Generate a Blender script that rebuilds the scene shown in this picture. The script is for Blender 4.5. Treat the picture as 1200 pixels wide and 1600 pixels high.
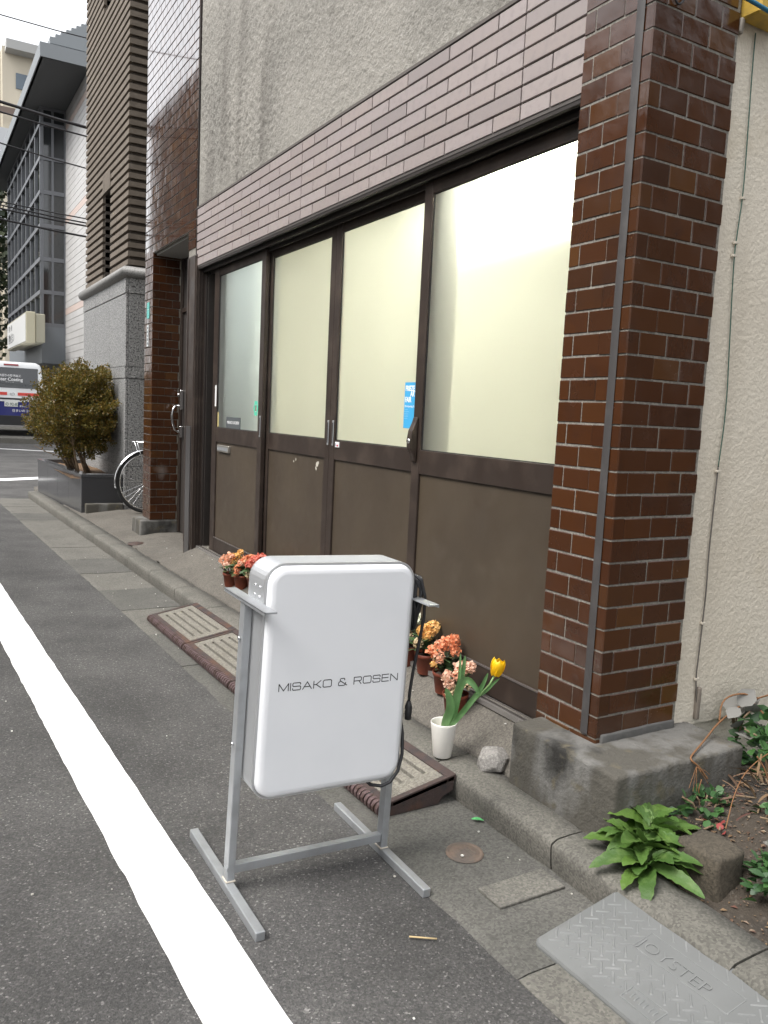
import bpy, bmesh, math, random
from mathutils import Vector, Matrix, Euler, noise
random.seed(7)
R = math.radians
scene = bpy.context.scene
COL = scene.collection
for o in list(bpy.data.objects): bpy.data.objects.remove(o)

# ------------------------------------------------------------------ camera
CAM_H = 1.30
cd = bpy.data.cameras.new('camera'); cam = bpy.data.objects.new('camera', cd); COL.objects.link(cam)
yaw, pit, rol = 0.52908, 0.11848, 0.04767
fw = Vector((math.sin(yaw)*math.cos(pit), math.cos(yaw)*math.cos(pit), -math.sin(pit)))
rt = Vector((math.cos(yaw), -math.sin(yaw), 0)); up = rt.cross(fw)
rt2 = rt*math.cos(rol)+up*math.sin(rol); up2 = -rt*math.sin(rol)+up*math.cos(rol)
m3 = Matrix((rt2, up2, -fw)).transposed()
cam.matrix_world = Matrix.Translation((0, 0, CAM_H)) @ m3.to_4x4()
cd.sensor_fit = 'VERTICAL'; cd.sensor_height = 36.0; cd.sensor_width = 27.0
cd.lens = 1262.27/1600*36.0; cd.clip_end = 2000; cd.clip_start = 0.02
scene.camera = cam
scene.render.resolution_x, scene.render.resolution_y = 768, 1024

# ------------------------------------------------------------------ world, sun, exposure
SUN_ELEV, SUN_AZ = 54, -90           # azimuth measured from +Y (street direction) towards +X
w = bpy.data.worlds.new('World'); scene.world = w; w.use_nodes = True
nt = w.node_tree; nt.nodes.clear()
sky = nt.nodes.new('ShaderNodeTexSky'); sky.sky_type = 'NISHITA'; sky.sun_disc = False
sky.sun_elevation = R(SUN_ELEV); sky.sun_rotation = R(SUN_AZ)
sky.air_density = 1.0; sky.dust_density = 2.0; sky.ozone_density = 1.0
hsv = nt.nodes.new('ShaderNodeHueSaturation'); hsv.inputs['Saturation'].default_value = 0.12
bg = nt.nodes.new('ShaderNodeBackground'); bg.inputs['Strength'].default_value = 0.15
wo = nt.nodes.new('ShaderNodeOutputWorld')
nt.links.new(sky.outputs[0], hsv.inputs['Color']); nt.links.new(hsv.outputs[0], bg.inputs[0]); nt.links.new(bg.outputs[0], wo.inputs[0])
sl = bpy.data.lights.new('sun', 'SUN'); sl.energy = 1.3; sl.angle = R(28); sl.color = (1.0, 0.965, 0.92)
so = bpy.data.objects.new('sun', sl); COL.objects.link(so)
sd = Vector((math.sin(R(SUN_AZ))*math.cos(R(SUN_ELEV)), math.cos(R(SUN_AZ))*math.cos(R(SUN_ELEV)), math.sin(R(SUN_ELEV))))
so.rotation_euler = sd.to_track_quat('Z', 'Y').to_euler()
so.location = sd*30
vs = scene.view_settings; vs.view_transform = 'Standard'; vs.look = 'None'; vs.exposure = 1.45; vs.gamma = 1
scene.render.engine = 'CYCLES'
scene.cycles.max_bounces = 8; scene.cycles.transparent_max_bounces = 8

# ------------------------------------------------------------------ helpers: materials
def lin(c):
    return tuple(((v/255)/12.92 if v/255 <= .04045 else ((v/255+.055)/1.055)**2.4) for v in c)
def mat(name, col, rough=.6, metal=0., var=(), bump=(), rnd=None, island=False, coat=0., spec=.5, rvar=0., sat=None):
    """var: list of (colour, scale, detail, lo, hi[, stretch]) noise layers; bump: list of (scale, strength, kind)"""
    m = bpy.data.materials.new(name); m.use_nodes = True
    n = m.node_tree.nodes; L = m.node_tree.links
    b = n['Principled BSDF']
    geo = n.new('ShaderNodeNewGeometry'); pos = geo.outputs['Position']
    cur = None
    if rnd:
        ramp = n.new('ShaderNodeValToRGB'); ramp.color_ramp.interpolation = 'LINEAR'
        els = ramp.color_ramp.elements
        while len(els) > 1: els.remove(els[-1])
        els[0].position = 0; els[0].color = (*rnd[0], 1)
        for i, c in enumerate(rnd[1:], 1):
            e = els.new(i/(len(rnd)-1)); e.color = (*c, 1)
        if island: L.new(geo.outputs['Random Per Island'], ramp.inputs[0])
        else:
            oi = n.new('ShaderNodeObjectInfo'); L.new(oi.outputs['Random'], ramp.inputs[0])
        cur = ramp.outputs[0]
    for v in var:
        c2, sc, det, lo, hi = v[:5]
        mp = n.new('ShaderNodeMapping'); L.new(pos, mp.inputs[0])
        if len(v) > 5: mp.inputs['Scale'].default_value = v[5]
        nz = n.new('ShaderNodeTexNoise'); nz.inputs['Scale'].default_value = sc; nz.inputs['Detail'].default_value = det
        L.new(mp.outputs[0], nz.inputs['Vector'])
        mr = n.new('ShaderNodeMapRange'); mr.inputs['From Min'].default_value = lo; mr.inputs['From Max'].default_value = hi
        L.new(nz.outputs[0], mr.inputs[0])
        mx = n.new('ShaderNodeMix'); mx.data_type = 'RGBA'
        L.new(mr.outputs[0], mx.inputs[0])
        if cur is None: mx.inputs[6].default_value = (*col, 1)
        else: L.new(cur, mx.inputs[6])
        mx.inputs[7].default_value = (*c2, 1); cur = mx.outputs[2]
    if cur is None: b.inputs['Base Color'].default_value = (*col, 1)
    else: L.new(cur, b.inputs['Base Color'])
    b.inputs['Roughness'].default_value = rough; b.inputs['Metallic'].default_value = metal
    b.inputs['Coat Weight'].default_value = coat; b.inputs['Specular IOR Level'].default_value = spec
    if rvar:
        nz = n.new('ShaderNodeTexNoise'); nz.inputs['Scale'].default_value = 9; nz.inputs['Detail'].default_value = 5; L.new(pos, nz.inputs['Vector'])
        mr = n.new('ShaderNodeMapRange'); mr.inputs['From Min'].default_value = .3; mr.inputs['From Max'].default_value = .7
        mr.inputs['To Min'].default_value = max(0.02, rough-rvar); mr.inputs['To Max'].default_value = min(1, rough+rvar)
        L.new(nz.outputs[0], mr.inputs[0]); L.new(mr.outputs[0], b.inputs['Roughness'])
    prev = None
    for sc, st, kind in bump:
        if kind == 'v':
            t = n.new('ShaderNodeTexVoronoi'); t.inputs['Scale'].default_value = sc; src = t.outputs['Distance']
        else:
            t = n.new('ShaderNodeTexNoise'); t.inputs['Scale'].default_value = sc; t.inputs['Detail'].default_value = 4 if kind == 'n' else 1.5; src = t.outputs[0]
        L.new(pos, t.inputs['Vector'])
        bp = n.new('ShaderNodeBump'); bp.inputs['Strength'].default_value = st; bp.inputs['Distance'].default_value = 1.0/sc*.6
        L.new(src, bp.inputs['Height'])
        if prev: L.new(prev, bp.inputs['Normal'])
        prev = bp.outputs[0]
    if prev: L.new(prev, b.inputs['Normal'])
    return m
def emit(name, col, strength):
    m = bpy.data.materials.new(name); m.use_nodes = True
    b = m.node_tree.nodes['Principled BSDF']; b.inputs['Base Color'].default_value = (.8, .8, .8, 1)
    b.inputs['Emission Color'].default_value = (*col, 1); b.inputs['Emission Strength'].default_value = strength
    return m
def asphalt_mat():
    m = mat('asphalt', (.075, .073, .071), .88, bump=[(220, .55, 'v'), (60, .35, 'n')])
    n = m.node_tree.nodes; L = m.node_tree.links; b = n['Principled BSDF']
    geo = n.new('ShaderNodeNewGeometry')
    vor = n.new('ShaderNodeTexVoronoi'); vor.inputs['Scale'].default_value = 210; L.new(geo.outputs['Position'], vor.inputs['Vector'])
    rp = n.new('ShaderNodeValToRGB'); e = rp.color_ramp.elements
    e[0].position = 0; e[0].color = (.055, .054, .053, 1); e[1].position = 1; e[1].color = (.27, .26, .25, 1)
    x = e.new(.55); x.color = (.085, .082, .079, 1); x = e.new(.88); x.color = (.105, .102, .098, 1); x = e.new(.965); x.color = (.15, .145, .14, 1)
    sp = n.new('ShaderNodeSeparateColor'); L.new(vor.outputs['Color'], sp.inputs[0]); L.new(sp.outputs[0], rp.inputs[0])
    nz = n.new('ShaderNodeTexNoise'); nz.inputs['Scale'].default_value = 2.2; nz.inputs['Detail'].default_value = 6; L.new(geo.outputs['Position'], nz.inputs['Vector'])
    mr = n.new('ShaderNodeMapRange'); mr.inputs['From Min'].default_value = .3; mr.inputs['From Max'].default_value = .7; mr.inputs['To Min'].default_value = .68; mr.inputs['To Max'].default_value = 1.28
    L.new(nz.outputs[0], mr.inputs[0])
    vm = n.new('ShaderNodeVectorMath'); vm.operation = 'SCALE'; L.new(rp.outputs[0], vm.inputs[0]); L.new(mr.outputs[0], vm.inputs['Scale'])
    v2 = n.new('ShaderNodeVectorMath'); v2.operation='MULTIPLY'; v2.inputs[1].default_value=(.84,.835,.83); L.new(vm.outputs[0],v2.inputs[0])
    nb2 = n.new('ShaderNodeTexNoise'); nb2.inputs['Scale'].default_value=.9; nb2.inputs['Detail'].default_value=9; nb2.inputs['Roughness'].default_value=.65; L.new(geo.outputs['Position'],nb2.inputs['Vector'])
    mr2 = n.new('ShaderNodeMapRange'); mr2.inputs['From Min'].default_value=.52; mr2.inputs['From Max'].default_value=.66; mr2.inputs['To Min'].default_value=1.; mr2.inputs['To Max'].default_value=.78; L.new(nb2.outputs[0],mr2.inputs[0])
    v3 = n.new('ShaderNodeVectorMath'); v3.operation='SCALE'; L.new(v2.outputs[0],v3.inputs[0]); L.new(mr2.outputs[0],v3.inputs['Scale'])
    L.new(v3.outputs[0], b.inputs['Base Color'])
    return m
def concrete(name, c1, c2, c3=None, spk=True, rough=.9, b1=.35):
    m = mat(name, c1, rough, var=[(c2, 3.5, 7, .30, .75)]+([(tuple(.5*(p+q) for p,q in zip(c1,c3)), 7, 9, .50, .80)] if c3 else []), bump=[(140, b1*.6, 'n'), (420, .3, 'v')])
    n = m.node_tree.nodes; L = m.node_tree.links; b = n['Principled BSDF']
    src = b.inputs['Base Color'].links[0].from_socket
    geo = n.new('ShaderNodeNewGeometry')
    vor = n.new('ShaderNodeTexVoronoi'); vor.inputs['Scale'].default_value = 170; L.new(geo.outputs['Position'], vor.inputs['Vector'])
    sp = n.new('ShaderNodeSeparateColor'); L.new(vor.outputs['Color'], sp.inputs[0])
    mr = n.new('ShaderNodeMapRange'); mr.inputs['To Min'].default_value = .72; mr.inputs['To Max'].default_value = 1.3; L.new(sp.outputs[0], mr.inputs[0])
    vm = n.new('ShaderNodeVectorMath'); vm.operation = 'SCALE'; L.new(src, vm.inputs[0]); L.new(mr.outputs[0], vm.inputs['Scale'])
    L.new(vm.outputs[0], b.inputs['Base Color'])
    return m
def pane_mat(name, col, rough=.32):
    m = bpy.data.materials.new(name); m.use_nodes = True; n = m.node_tree.nodes; L = m.node_tree.links; n.clear()
    out = n.new('ShaderNodeOutputMaterial')
    tr = n.new('ShaderNodeBsdfTranslucent'); tr.inputs[0].default_value = (*col, 1)
    df = n.new('ShaderNodeBsdfDiffuse'); df.inputs[0].default_value = (*col, 1)
    rf = n.new('ShaderNodeBsdfRefraction'); rf.inputs[0].default_value = (*col, 1); rf.inputs['Roughness'].default_value = .62; rf.inputs['IOR'].default_value = 1.12
    gl = n.new('ShaderNodeBsdfGlossy'); gl.inputs['Roughness'].default_value = rough
    fr = n.new('ShaderNodeFresnel'); fr.inputs[0].default_value = 1.5
    geo = n.new('ShaderNodeNewGeometry'); nz = n.new('ShaderNodeTexNoise'); nz.inputs['Scale'].default_value = 420; L.new(geo.outputs['Position'], nz.inputs['Vector'])
    bp = n.new('ShaderNodeBump'); bp.inputs['Strength'].default_value = .25; bp.inputs['Distance'].default_value = .001; L.new(nz.outputs[0], bp.inputs['Height'])
    L.new(bp.outputs[0], gl.inputs['Normal'])
    m1 = n.new('ShaderNodeMixShader'); m1.inputs[0].default_value = .18; L.new(tr.outputs[0], m1.inputs[1]); L.new(df.outputs[0], m1.inputs[2])
    m3 = n.new('ShaderNodeMixShader'); m3.inputs[0].default_value = .68; L.new(m1.outputs[0], m3.inputs[1]); L.new(rf.outputs[0], m3.inputs[2])
    m2 = n.new('ShaderNodeMixShader'); L.new(fr.outputs[0], m2.inputs[0]); L.new(m3.outputs[0], m2.inputs[1]); L.new(gl.outputs[0], m2.inputs[2])
    L.new(m2.outputs[0], out.inputs[0])
    return m

# ------------------------------------------------------------------ helpers: meshes and objects
class MB:
    def __init__(s): s.v = []; s.f = []; s.sm = []
    def add(s, vs, fs, smooth=False):
        k = len(s.v); s.v += [tuple(p) for p in vs]; s.f += [tuple(i+k for i in f) for f in fs]; s.sm += [smooth]*len(fs); return s
    def box(s, x0, x1, y0, y1, z0, z1):
        return s.add([(x0,y0,z0),(x1,y0,z0),(x1,y1,z0),(x0,y1,z0),(x0,y0,z1),(x1,y0,z1),(x1,y1,z1),(x0,y1,z1)],
                     [(0,3,2,1),(4,5,6,7),(0,1,5,4),(1,2,6,5),(2,3,7,6),(3,0,4,7)])
    def cbox(s, x0, x1, y0, y1, z0, z1, c=.004):
        """box with chamfered edges"""
        X=(x0,x1);Y=(y0,y1);Z=(z0,z1); V=[];I={}
        for i in (0,1):
            for j in (0,1):
                for k in (0,1):
                    sx=1-2*i; sy=1-2*j; sz=1-2*k
                    for a,(dx,dy,dz) in enumerate(((0,c,c),(c,0,c),(c,c,0))):
                        I[i,j,k,a]=len(V); V.append((X[i]+sx*dx,Y[j]+sy*dy,Z[k]+sz*dz))
        F=[]
        for i in (0,1): F.append([I[i,0,0,0],I[i,1,0,0],I[i,1,1,0],I[i,0,1,0]][::(-1 if i==0 else 1)])
        for j in (0,1): F.append([I[0,j,0,1],I[1,j,0,1],I[1,j,1,1],I[0,j,1,1]][::(1 if j==0 else -1)])
        for k in (0,1): F.append([I[0,0,k,2],I[1,0,k,2],I[1,1,k,2],I[0,1,k,2]][::(-1 if k==0 else 1)])
        for j in (0,1):
            for k in (0,1): F.append([I[0,j,k,1],I[1,j,k,1],I[1,j,k,2],I[0,j,k,2]][::(1 if j!=k else -1)])
        for i in (0,1):
            for k in (0,1): F.append([I[i,0,k,0],I[i,1,k,0],I[i,1,k,2],I[i,0,k,2]][::(-1 if i!=k else 1)])
        for i in (0,1):
            for j in (0,1): F.append([I[i,j,0,0],I[i,j,1,0],I[i,j,1,1],I[i,j,0,1]][::(1 if i!=j else -1)])
        for i in (0,1):
            for j in (0,1):
                for k in (0,1): F.append([I[i,j,k,0],I[i,j,k,1],I[i,j,k,2]][::(1 if (i+j+k)%2==0 else -1)])
        return s.add(V,F)
    def prism(s, poly, axis, a, b):
        """polygon in the two other axes extruded along axis from a to b"""
        n=len(poly)
        def P(p,t): return {'x':(t,p[0],p[1]),'y':(p[0],t,p[1]),'z':(p[0],p[1],t)}[axis]
        V=[P(p,a) for p in poly]+[P(p,b) for p in poly]
        F=[tuple(range(n))[::-1],tuple(range(n,2*n))]+[(i,(i+1)%n,n+(i+1)%n,n+i) for i in range(n)]
        return s.add(V,F)
    def tube(s, path, r, n=8, cap=True, smooth=True):
        pts=[Vector(p) for p in path]; rs=r if isinstance(r,(list,tuple)) else [r]*len(pts)
        V=[];F=[]; t0=(pts[1]-pts[0]).normalized(); u=t0.orthogonal().normalized()
        for i,p in enumerate(pts):
            t=((pts[min(i+1,len(pts)-1)]-pts[max(i-1,0)])).normalized()
            u=(u-t*u.dot(t)); u=u.normalized() if u.length>1e-6 else t.orthogonal().normalized(); q=t.cross(u)
            for k in range(n):
                a=2*math.pi*k/n; V.append(p+(u*math.cos(a)+q*math.sin(a))*rs[i])
        for i in range(len(pts)-1):
            for k in range(n): F.append((i*n+k,i*n+(k+1)%n,(i+1)*n+(k+1)%n,(i+1)*n+k))
        if cap: F.append(tuple(range(n))[::-1]); F.append(tuple(range((len(pts)-1)*n,len(pts)*n)))
        return s.add(V,F,smooth)
    def lathe(s, prof, c, n=20, smooth=True, capb=True, capt=False):
        V=[];F=[]
        for r,z in prof:
            for k in range(n):
                a=2*math.pi*k/n; V.append((c[0]+r*math.cos(a),c[1]+r*math.sin(a),c[2]+z))
        for i in range(len(prof)-1):
            for k in range(n): F.append((i*n+k,i*n+(k+1)%n,(i+1)*n+(k+1)%n,(i+1)*n+k))
        if capb: F.append(tuple(range(n))[::-1])
        if capt: F.append(tuple(range((len(prof)-1)*n,len(prof)*n)))
        return s.add(V,F,smooth)
    def grid(s, xs, ys, fn, smooth=True):
        nx,ny=len(xs),len(ys)
        V=[fn(x,y) for y in ys for x in xs]
        F=[(j*nx+i,j*nx+i+1,(j+1)*nx+i+1,(j+1)*nx+i) for j in range(ny-1) for i in range(nx-1)]
        return s.add(V,F,smooth)
    def leaf(s, base, d, L, W, droop=.4, upv=(0,0,1), fold=.25, seg=4, wav=0., twist=0., teeth=0.):
        d=Vector(d).normalized(); U=Vector(upv); side=d.cross(U)
        side=side.normalized() if side.length>1e-4 else Vector((1,0,0)); nrm=side.cross(d)
        if twist: 
            q=Matrix.Rotation(twist,3,d); side=q@side; nrm=q@nrm
        V=[];F=[]; p=Vector(base); dd=d.copy(); st=L/seg
        for i in range(seg+1):
            t=i/seg; wd=W*.5*(math.sin(math.pi*min(1,t*.86+.09))**.75) if i<seg else 0.002
            if i==0: wd=W*.12
            wd*=1+(teeth if i%2 else -teeth); ww=wav*math.sin(i*2.4)*W
            V += [p+side*wd+nrm*(fold*wd+ww), p, p-side*wd+nrm*(fold*wd-ww)]
            dd=(dd-nrm*0-U*droop/seg*(0.5+t)).normalized(); p=p+dd*st
        for i in range(seg):
            a=i*3; F += [(a,a+1,a+4,a+3),(a+1,a+2,a+5,a+4)]
        return s.add(V,F,True)
    def mesh(s, name):
        me=bpy.data.meshes.new(name); me.from_pydata(s.v,[],s.f); me.polygons.foreach_set('use_smooth',s.sm); me.update(); return me
    def build(s, name, m, parent=None, bevel=0., flip=False, **tags):
        me=s.mesh(name); o=bpy.data.objects.new(name,me); COL.objects.link(o)
        if m: me.materials.append(m)
        attach(o,parent)
        if bevel:
            b=o.modifiers.new('bevel','BEVEL'); b.width=bevel; b.segments=2; b.limit_method='ANGLE'; b.angle_limit=R(40)
        for k,v in tags.items(): o[k]=v
        return o
WM={}
def attach(o,parent):
    if parent is None: return
    o.parent=parent
    o.matrix_parent_inverse = WM.get(parent.name, Matrix.Identity(4)).inverted()
def thing(name,label,cat,loc=(0,0,0),group=None,kind=None):
    o=bpy.data.objects.new(name,None); COL.objects.link(o); o.location=loc; o.empty_display_size=.2
    WM[o.name]=Matrix.Translation(loc)
    o['label']=label; o['category']=cat
    if group: o['group']=group
    if kind: o['kind']=kind
    return o
def inst(name, me, loc, parent, rot=None, scale=None):
    o=bpy.data.objects.new(name,me); COL.objects.link(o); o.location=loc
    if rot: o.rotation_euler=rot
    if scale: o.scale=scale
    attach(o,parent); return o
def text(name, body, size, origin, xdir, ydir, m, parent, ext=.0006, sx=1., offset=0., align='LEFT', shear=0., **tags):
    """flat lettering as a mesh lying in the plane of xdir, ydir"""
    c=bpy.data.curves.new(name,'FONT'); c.body=body; c.size=size; c.extrude=ext; c.offset=offset; c.align_x=align; c.resolution_u=3; c.shear=shear
    t=bpy.data.objects.new(name+'_src',c); COL.objects.link(t)
    dg=bpy.context.evaluated_depsgraph_get(); dg.update()
    me=bpy.data.meshes.new_from_object(t.evaluated_get(dg)); bpy.data.objects.remove(t)
    X=Vector(xdir).normalized(); Yv=Vector(ydir).normalized(); Z=X.cross(Yv)
    mw=Matrix((X*sx,Yv,Z)).transposed().to_4x4(); mw.translation=Vector(origin)
    me.transform(mw); me.materials.clear(); me.materials.append(m)
    o=bpy.data.objects.new(name,me); COL.objects.link(o); attach(o,parent)
    for k,v in tags.items(): o[k]=v
    return o
def lerp(a,b,t): return a+(b-a)*t
def sstep(a,b,x):
    t=max(0,min(1,(x-a)/(b-a))); return t*t*(3-2*t)
def nz(x,y,z=0.,s=1.): return noise.noise(Vector((x*s,y*s,z*s)))
def frange(a,b,n): return [a+(b-a)*i/n for i in range(n+1)]

# ------------------------------------------------------------------ materials
A_ASPH=asphalt_mat()
A_WHITE=mat('road_paint',(.80,.80,.79),.7,var=[((.62,.62,.61),14,8,.62,.8)],bump=[(160,.3,'n')])
A_GUT=concrete('gutter_concrete',(0.1116,0.1065,0.0926),(0.1555,0.1474,0.1283),(0.0677,0.0647,0.0577))
A_GUTD=concrete('gutter_concrete_dark',(0.0806,0.0785,0.0698),(0.1188,0.1137,0.1019),(0.0540,0.0524,0.0485))
A_KERB=concrete('kerb_concrete',(0.1037,0.0993,0.0849),(0.1454,0.1367,0.1177),(0.0619,0.0590,0.0521),b1=.5)
A_APRON=concrete('apron_concrete',(0.0907,0.0820,0.0692),(0.1325,0.1202,0.1013),(0.0562,0.0511,0.0442))
A_PLINTH=mat('plinth_concrete',(0.0749,0.0690,0.0568),.92,var=[((0.1425,0.1380,0.1277),6,7,.50,.60,(1,1,.28)),((0.0214,0.0201,0.0175),3.6,8,.50,.62,(1,1,.5)),((0.1069,0.0932,0.0645),16,7,.58,.72)],bump=[(130,.6,'n'),(40,.4,'n')])
A_ALU=mat('aluminium',(.66,.67,.68),.42,metal=.75,bump=[(300,.05,'n')])
A_STEEL=mat('painted_grey_steel',(.42,.435,.45),.42,metal=.55,var=[((.36,.37,.38),20,5,.45,.7)],bump=[(250,.06,'n')])
A_ACRYL=mat('white_acrylic',(.80,.81,.83),.28,coat=.2,var=[((.74,.755,.78),3,4,.45,.75)])
A_BLACK=mat('black_rubber',(.018,.018,.02),.5)
A_INK=mat('black_ink',(.02,.02,.022),.6)
A_FRAME=mat('bronze_aluminium',(0.0408,0.0288,0.0229),.42,metal=.25,var=[((0.0723,0.0528,0.0414),7,6,.5,.75)],rvar=.08)
A_FRAMED=mat('bronze_dark',(.028,.022,.019),.5,metal=.2)
A_PANEL=mat('bronze_panel',(0.0638,0.0476,0.0312),.5,var=[((0.0510,0.0377,0.0258),2.2,5,.35,.7),((0.0765,0.0607,0.0441),5,8,.62,.85)],rvar=.08,bump=[(6,.04,'s')])
BRK=[(0.0418,0.0155,0.0061),(0.0547,0.0186,0.0061),(0.0626,0.0218,0.0068),(0.0467,0.0161,0.0061),(0.0577,0.0194,0.0061),(0.0398,0.0146,0.0061),(0.0796,0.0315,0.0088),(0.0508,0.0169,0.0061)]
A_BRICK=mat('glazed_brick',(.08,.035,.015),.2,rnd=BRK,coat=.2,var=[((.034,.015,.009),10,5,.56,.9),((.20,.17,.15),3.5,9,.70,.86)],bump=[(14,.06,'s'),(90,.04,'n')],rvar=.09)
A_BRICKS=mat('glazed_brick_wall',(.08,.035,.015),.08,rnd=BRK,island=True,coat=1.,var=[((.035,.017,.010),8,5,.52,.8)],bump=[(9,.02,'s')],rvar=.04)
A_GROUT=concrete('grey_grout',(.23,.215,.185),(.16,.15,.13),None)
A_TILE=mat('mauve_tile',(0.2697,0.2288,0.2187),.5,rnd=[(0.2643,0.2234,0.2113),(0.3021,0.2575,0.2433),(0.2395,0.2064,0.1985),(0.2826,0.2362,0.2187),(0.3107,0.2681,0.2561),(0.2718,0.2308,0.2241)],var=[((0.2319,0.2001,0.1942),30,6,.5,.8)],bump=[(260,.14,'n')])
A_TGROUT=mat('dark_grout',(.10,.088,.08),.9,bump=[(200,.3,'n')])
A_STUCCO=mat('rough_stucco',(0.2532,0.2385,0.2102),.95,var=[((0.1746,0.1653,0.1459),1.3,6,.42,.7),((0.3143,0.3013,0.2712),55,4,.5,.75),((0.1484,0.1377,0.1209),4,6,.56,.75,(1,1,.12))],bump=[(75,.8,'n'),(210,.4,'v')])
A_CREAM=mat('cream_render',(0.6430,0.5881,0.4913),.93,var=[((0.4930,0.4385,0.3525),4,6,.58,.78,(1,1,.1)),((0.5679,0.5078,0.4113),1.6,6,.45,.75),((0.5358,0.4598,0.3311),2.4,7,.6,.8)],bump=[(95,.55,'n'),(230,.25,'n')])
A_GRANITE=mat('speckled_granite',(0.234,0.234,0.230),.55,rnd=None,var=[((0.055,0.055,0.056),62,2,.52,.60),((0.429,0.421,0.406),75,2,.58,.66)])
A_GRANIT2=mat('granite_joint',(.09,.09,.09),.8)
A_BGRAN=mat('polished_black_granite',(.055,.056,.06),.16,var=[((.10,.10,.105),160,2,.55,.7)],coat=.2)
A_RIB=mat('taupe_rib_brick',(0.140,0.115,0.090),.85,var=[((0.105,0.086,0.067),6,5,.45,.7),((0.167,0.140,0.112),22,4,.55,.75)],bump=[(60,.3,'n')])
A_RIBD=mat('rib_joint',(.07,.058,.048),.95)
A_TERRA=mat('terracotta_plastic',(0.182,0.042,0.020),.55,var=[((0.133,0.032,0.017),14,5,.5,.75)])
A_SOIL=mat('dark_soil',(.045,.033,.024),1.,var=[((.10,.075,.05),40,5,.5,.7)],bump=[(90,.8,'n')])
A_CERAM=mat('white_plastic_pot',(.74,.72,.67),.4)
A_LEAF=mat('leaf_green',(0.0533,0.1330,0.0264),.55,bump=[(110,.35,'n'),(35,.3,'n')],rnd=[(0.0754,0.1574,0.0264),(0.1144,0.2074,0.0374),(0.0884,0.1745,0.0374),(0.0572,0.1244,0.0220)],var=[((0.1417,0.2245,0.0594),30,3,.5,.8)])
A_LEAFI=mat('leaf_green_small',(.05,.13,.035),.5,rnd=[(.035,.10,.03),(.07,.17,.045),(.05,.12,.04),(.03,.075,.03),(.09,.19,.06)],island=True)
A_TULL=mat('tulip_leaf',(.10,.22,.075),.42,var=[((.17,.31,.13),14,4,.4,.7)],bump=[(90,.2,'n')])
A_TULF=mat('tulip_petal',(.90,.60,.008),.5,var=[((.86,.46,.004),22,5,.5,.8)])
A_SHRUB=mat('shrub_leaf',(0.0810,0.0822,0.0187),.4,rnd=[(0.0557,0.0599,0.0150),(0.1214,0.1063,0.0206),(0.2125,0.1400,0.0262),(0.0911,0.0889,0.0206),(0.2732,0.1546,0.0327),(0.0657,0.0715,0.0168),(0.2429,0.1932,0.0467)],island=True)
A_STEM=mat('woody_stem',(.17,.115,.07),.9,var=[((.26,.19,.12),20,4,.4,.7)])
A_VINE=mat('dry_vine',(.34,.16,.06),.8)
A_LITTER=mat('leaf_litter',(0.1200,0.0754,0.0440),.9,rnd=[(0.1320,0.0754,0.0385),(0.2040,0.1334,0.0715),(0.0720,0.0406,0.0248),(0.1680,0.1160,0.0660),(0.0960,0.0348,0.0275),(0.2520,0.2030,0.1430)],island=True)
A_RED=mat('red_leaf',(.24,.04,.035),.7)
A_RUST=mat('rusty_steel',(0.0723,0.0500,0.0449),.7,metal=.25,var=[((0.1275,0.0620,0.0357),9,7,.5,.75),((0.0425,0.0380,0.0388),25,5,.5,.7)],bump=[(120,.3,'n')])
A_RAMPC=concrete('ramp_concrete',(0.1630,0.1505,0.1252),(0.2040,0.1904,0.1615),(0.1089,0.0999,0.0828))
A_MAT=mat('grey_rubber',(0.1290,0.1333,0.1307),.62,var=[((0.1591,0.1634,0.1608),4,6,.4,.7),((0.0989,0.0946,0.0860),7,7,.55,.78)],bump=[(300,.15,'n')])
A_DIRT=mat('lot_soil',(0.050,0.040,0.030),1.,var=[((0.028,0.025,0.022),5,7,.45,.65),((0.095,0.080,0.065),60,4,.58,.72)],bump=[(120,.8,'n'),(35,.5,'n')])
A_ROCK=concrete('old_stone',(0.052,0.043,0.032),(0.084,0.070,0.049),(0.032,0.028,0.022),b1=.8)
A_RUBBLE=concrete('broken_concrete',(0.1980,0.1860,0.1740),(0.2520,0.2400,0.2220),(0.1200,0.1140,0.1080),b1=1.)
A_INT=mat('interior_white',(.82,.81,.76),.9)
A_INTF=mat('interior_floor',(.35,.34,.31),.7)
A_PANEY=pane_mat('frosted_pane',(.82,.83,.76))
A_CLEAR=bpy.data.materials.new('clear_face'); A_CLEAR.use_nodes=True
_n=A_CLEAR.node_tree.nodes; _t=_n.new('ShaderNodeBsdfTransparent'); A_CLEAR.node_tree.links.new(_t.outputs[0],_n['Material Output'].inputs[0])
A_DOORD=mat('entrance_door',(.055,.048,.044),.45,metal=.2)
A_CHROME=mat('chrome',(.75,.75,.76),.12,metal=1.)

def leafy(m,k=.3):
    n=m.node_tree.nodes; L=m.node_tree.links; b=n['Principled BSDF']; out=[x for x in n if x.type=='OUTPUT_MATERIAL'][0]
    t=n.new('ShaderNodeBsdfTranslucent'); mx=n.new('ShaderNodeMixShader'); mx.inputs[0].default_value=k
    if b.inputs['Base Color'].links: L.new(b.inputs['Base Color'].links[0].from_socket,t.inputs[0])
    else: t.inputs[0].default_value=b.inputs['Base Color'].default_value
    L.new(b.outputs[0],mx.inputs[1]); L.new(t.outputs[0],mx.inputs[2]); L.new(mx.outputs[0],out.inputs[0])
for m_ in (A_LEAF,A_LEAFI,A_TULL,A_TULF,A_SHRUB): leafy(m_,.3)

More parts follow.
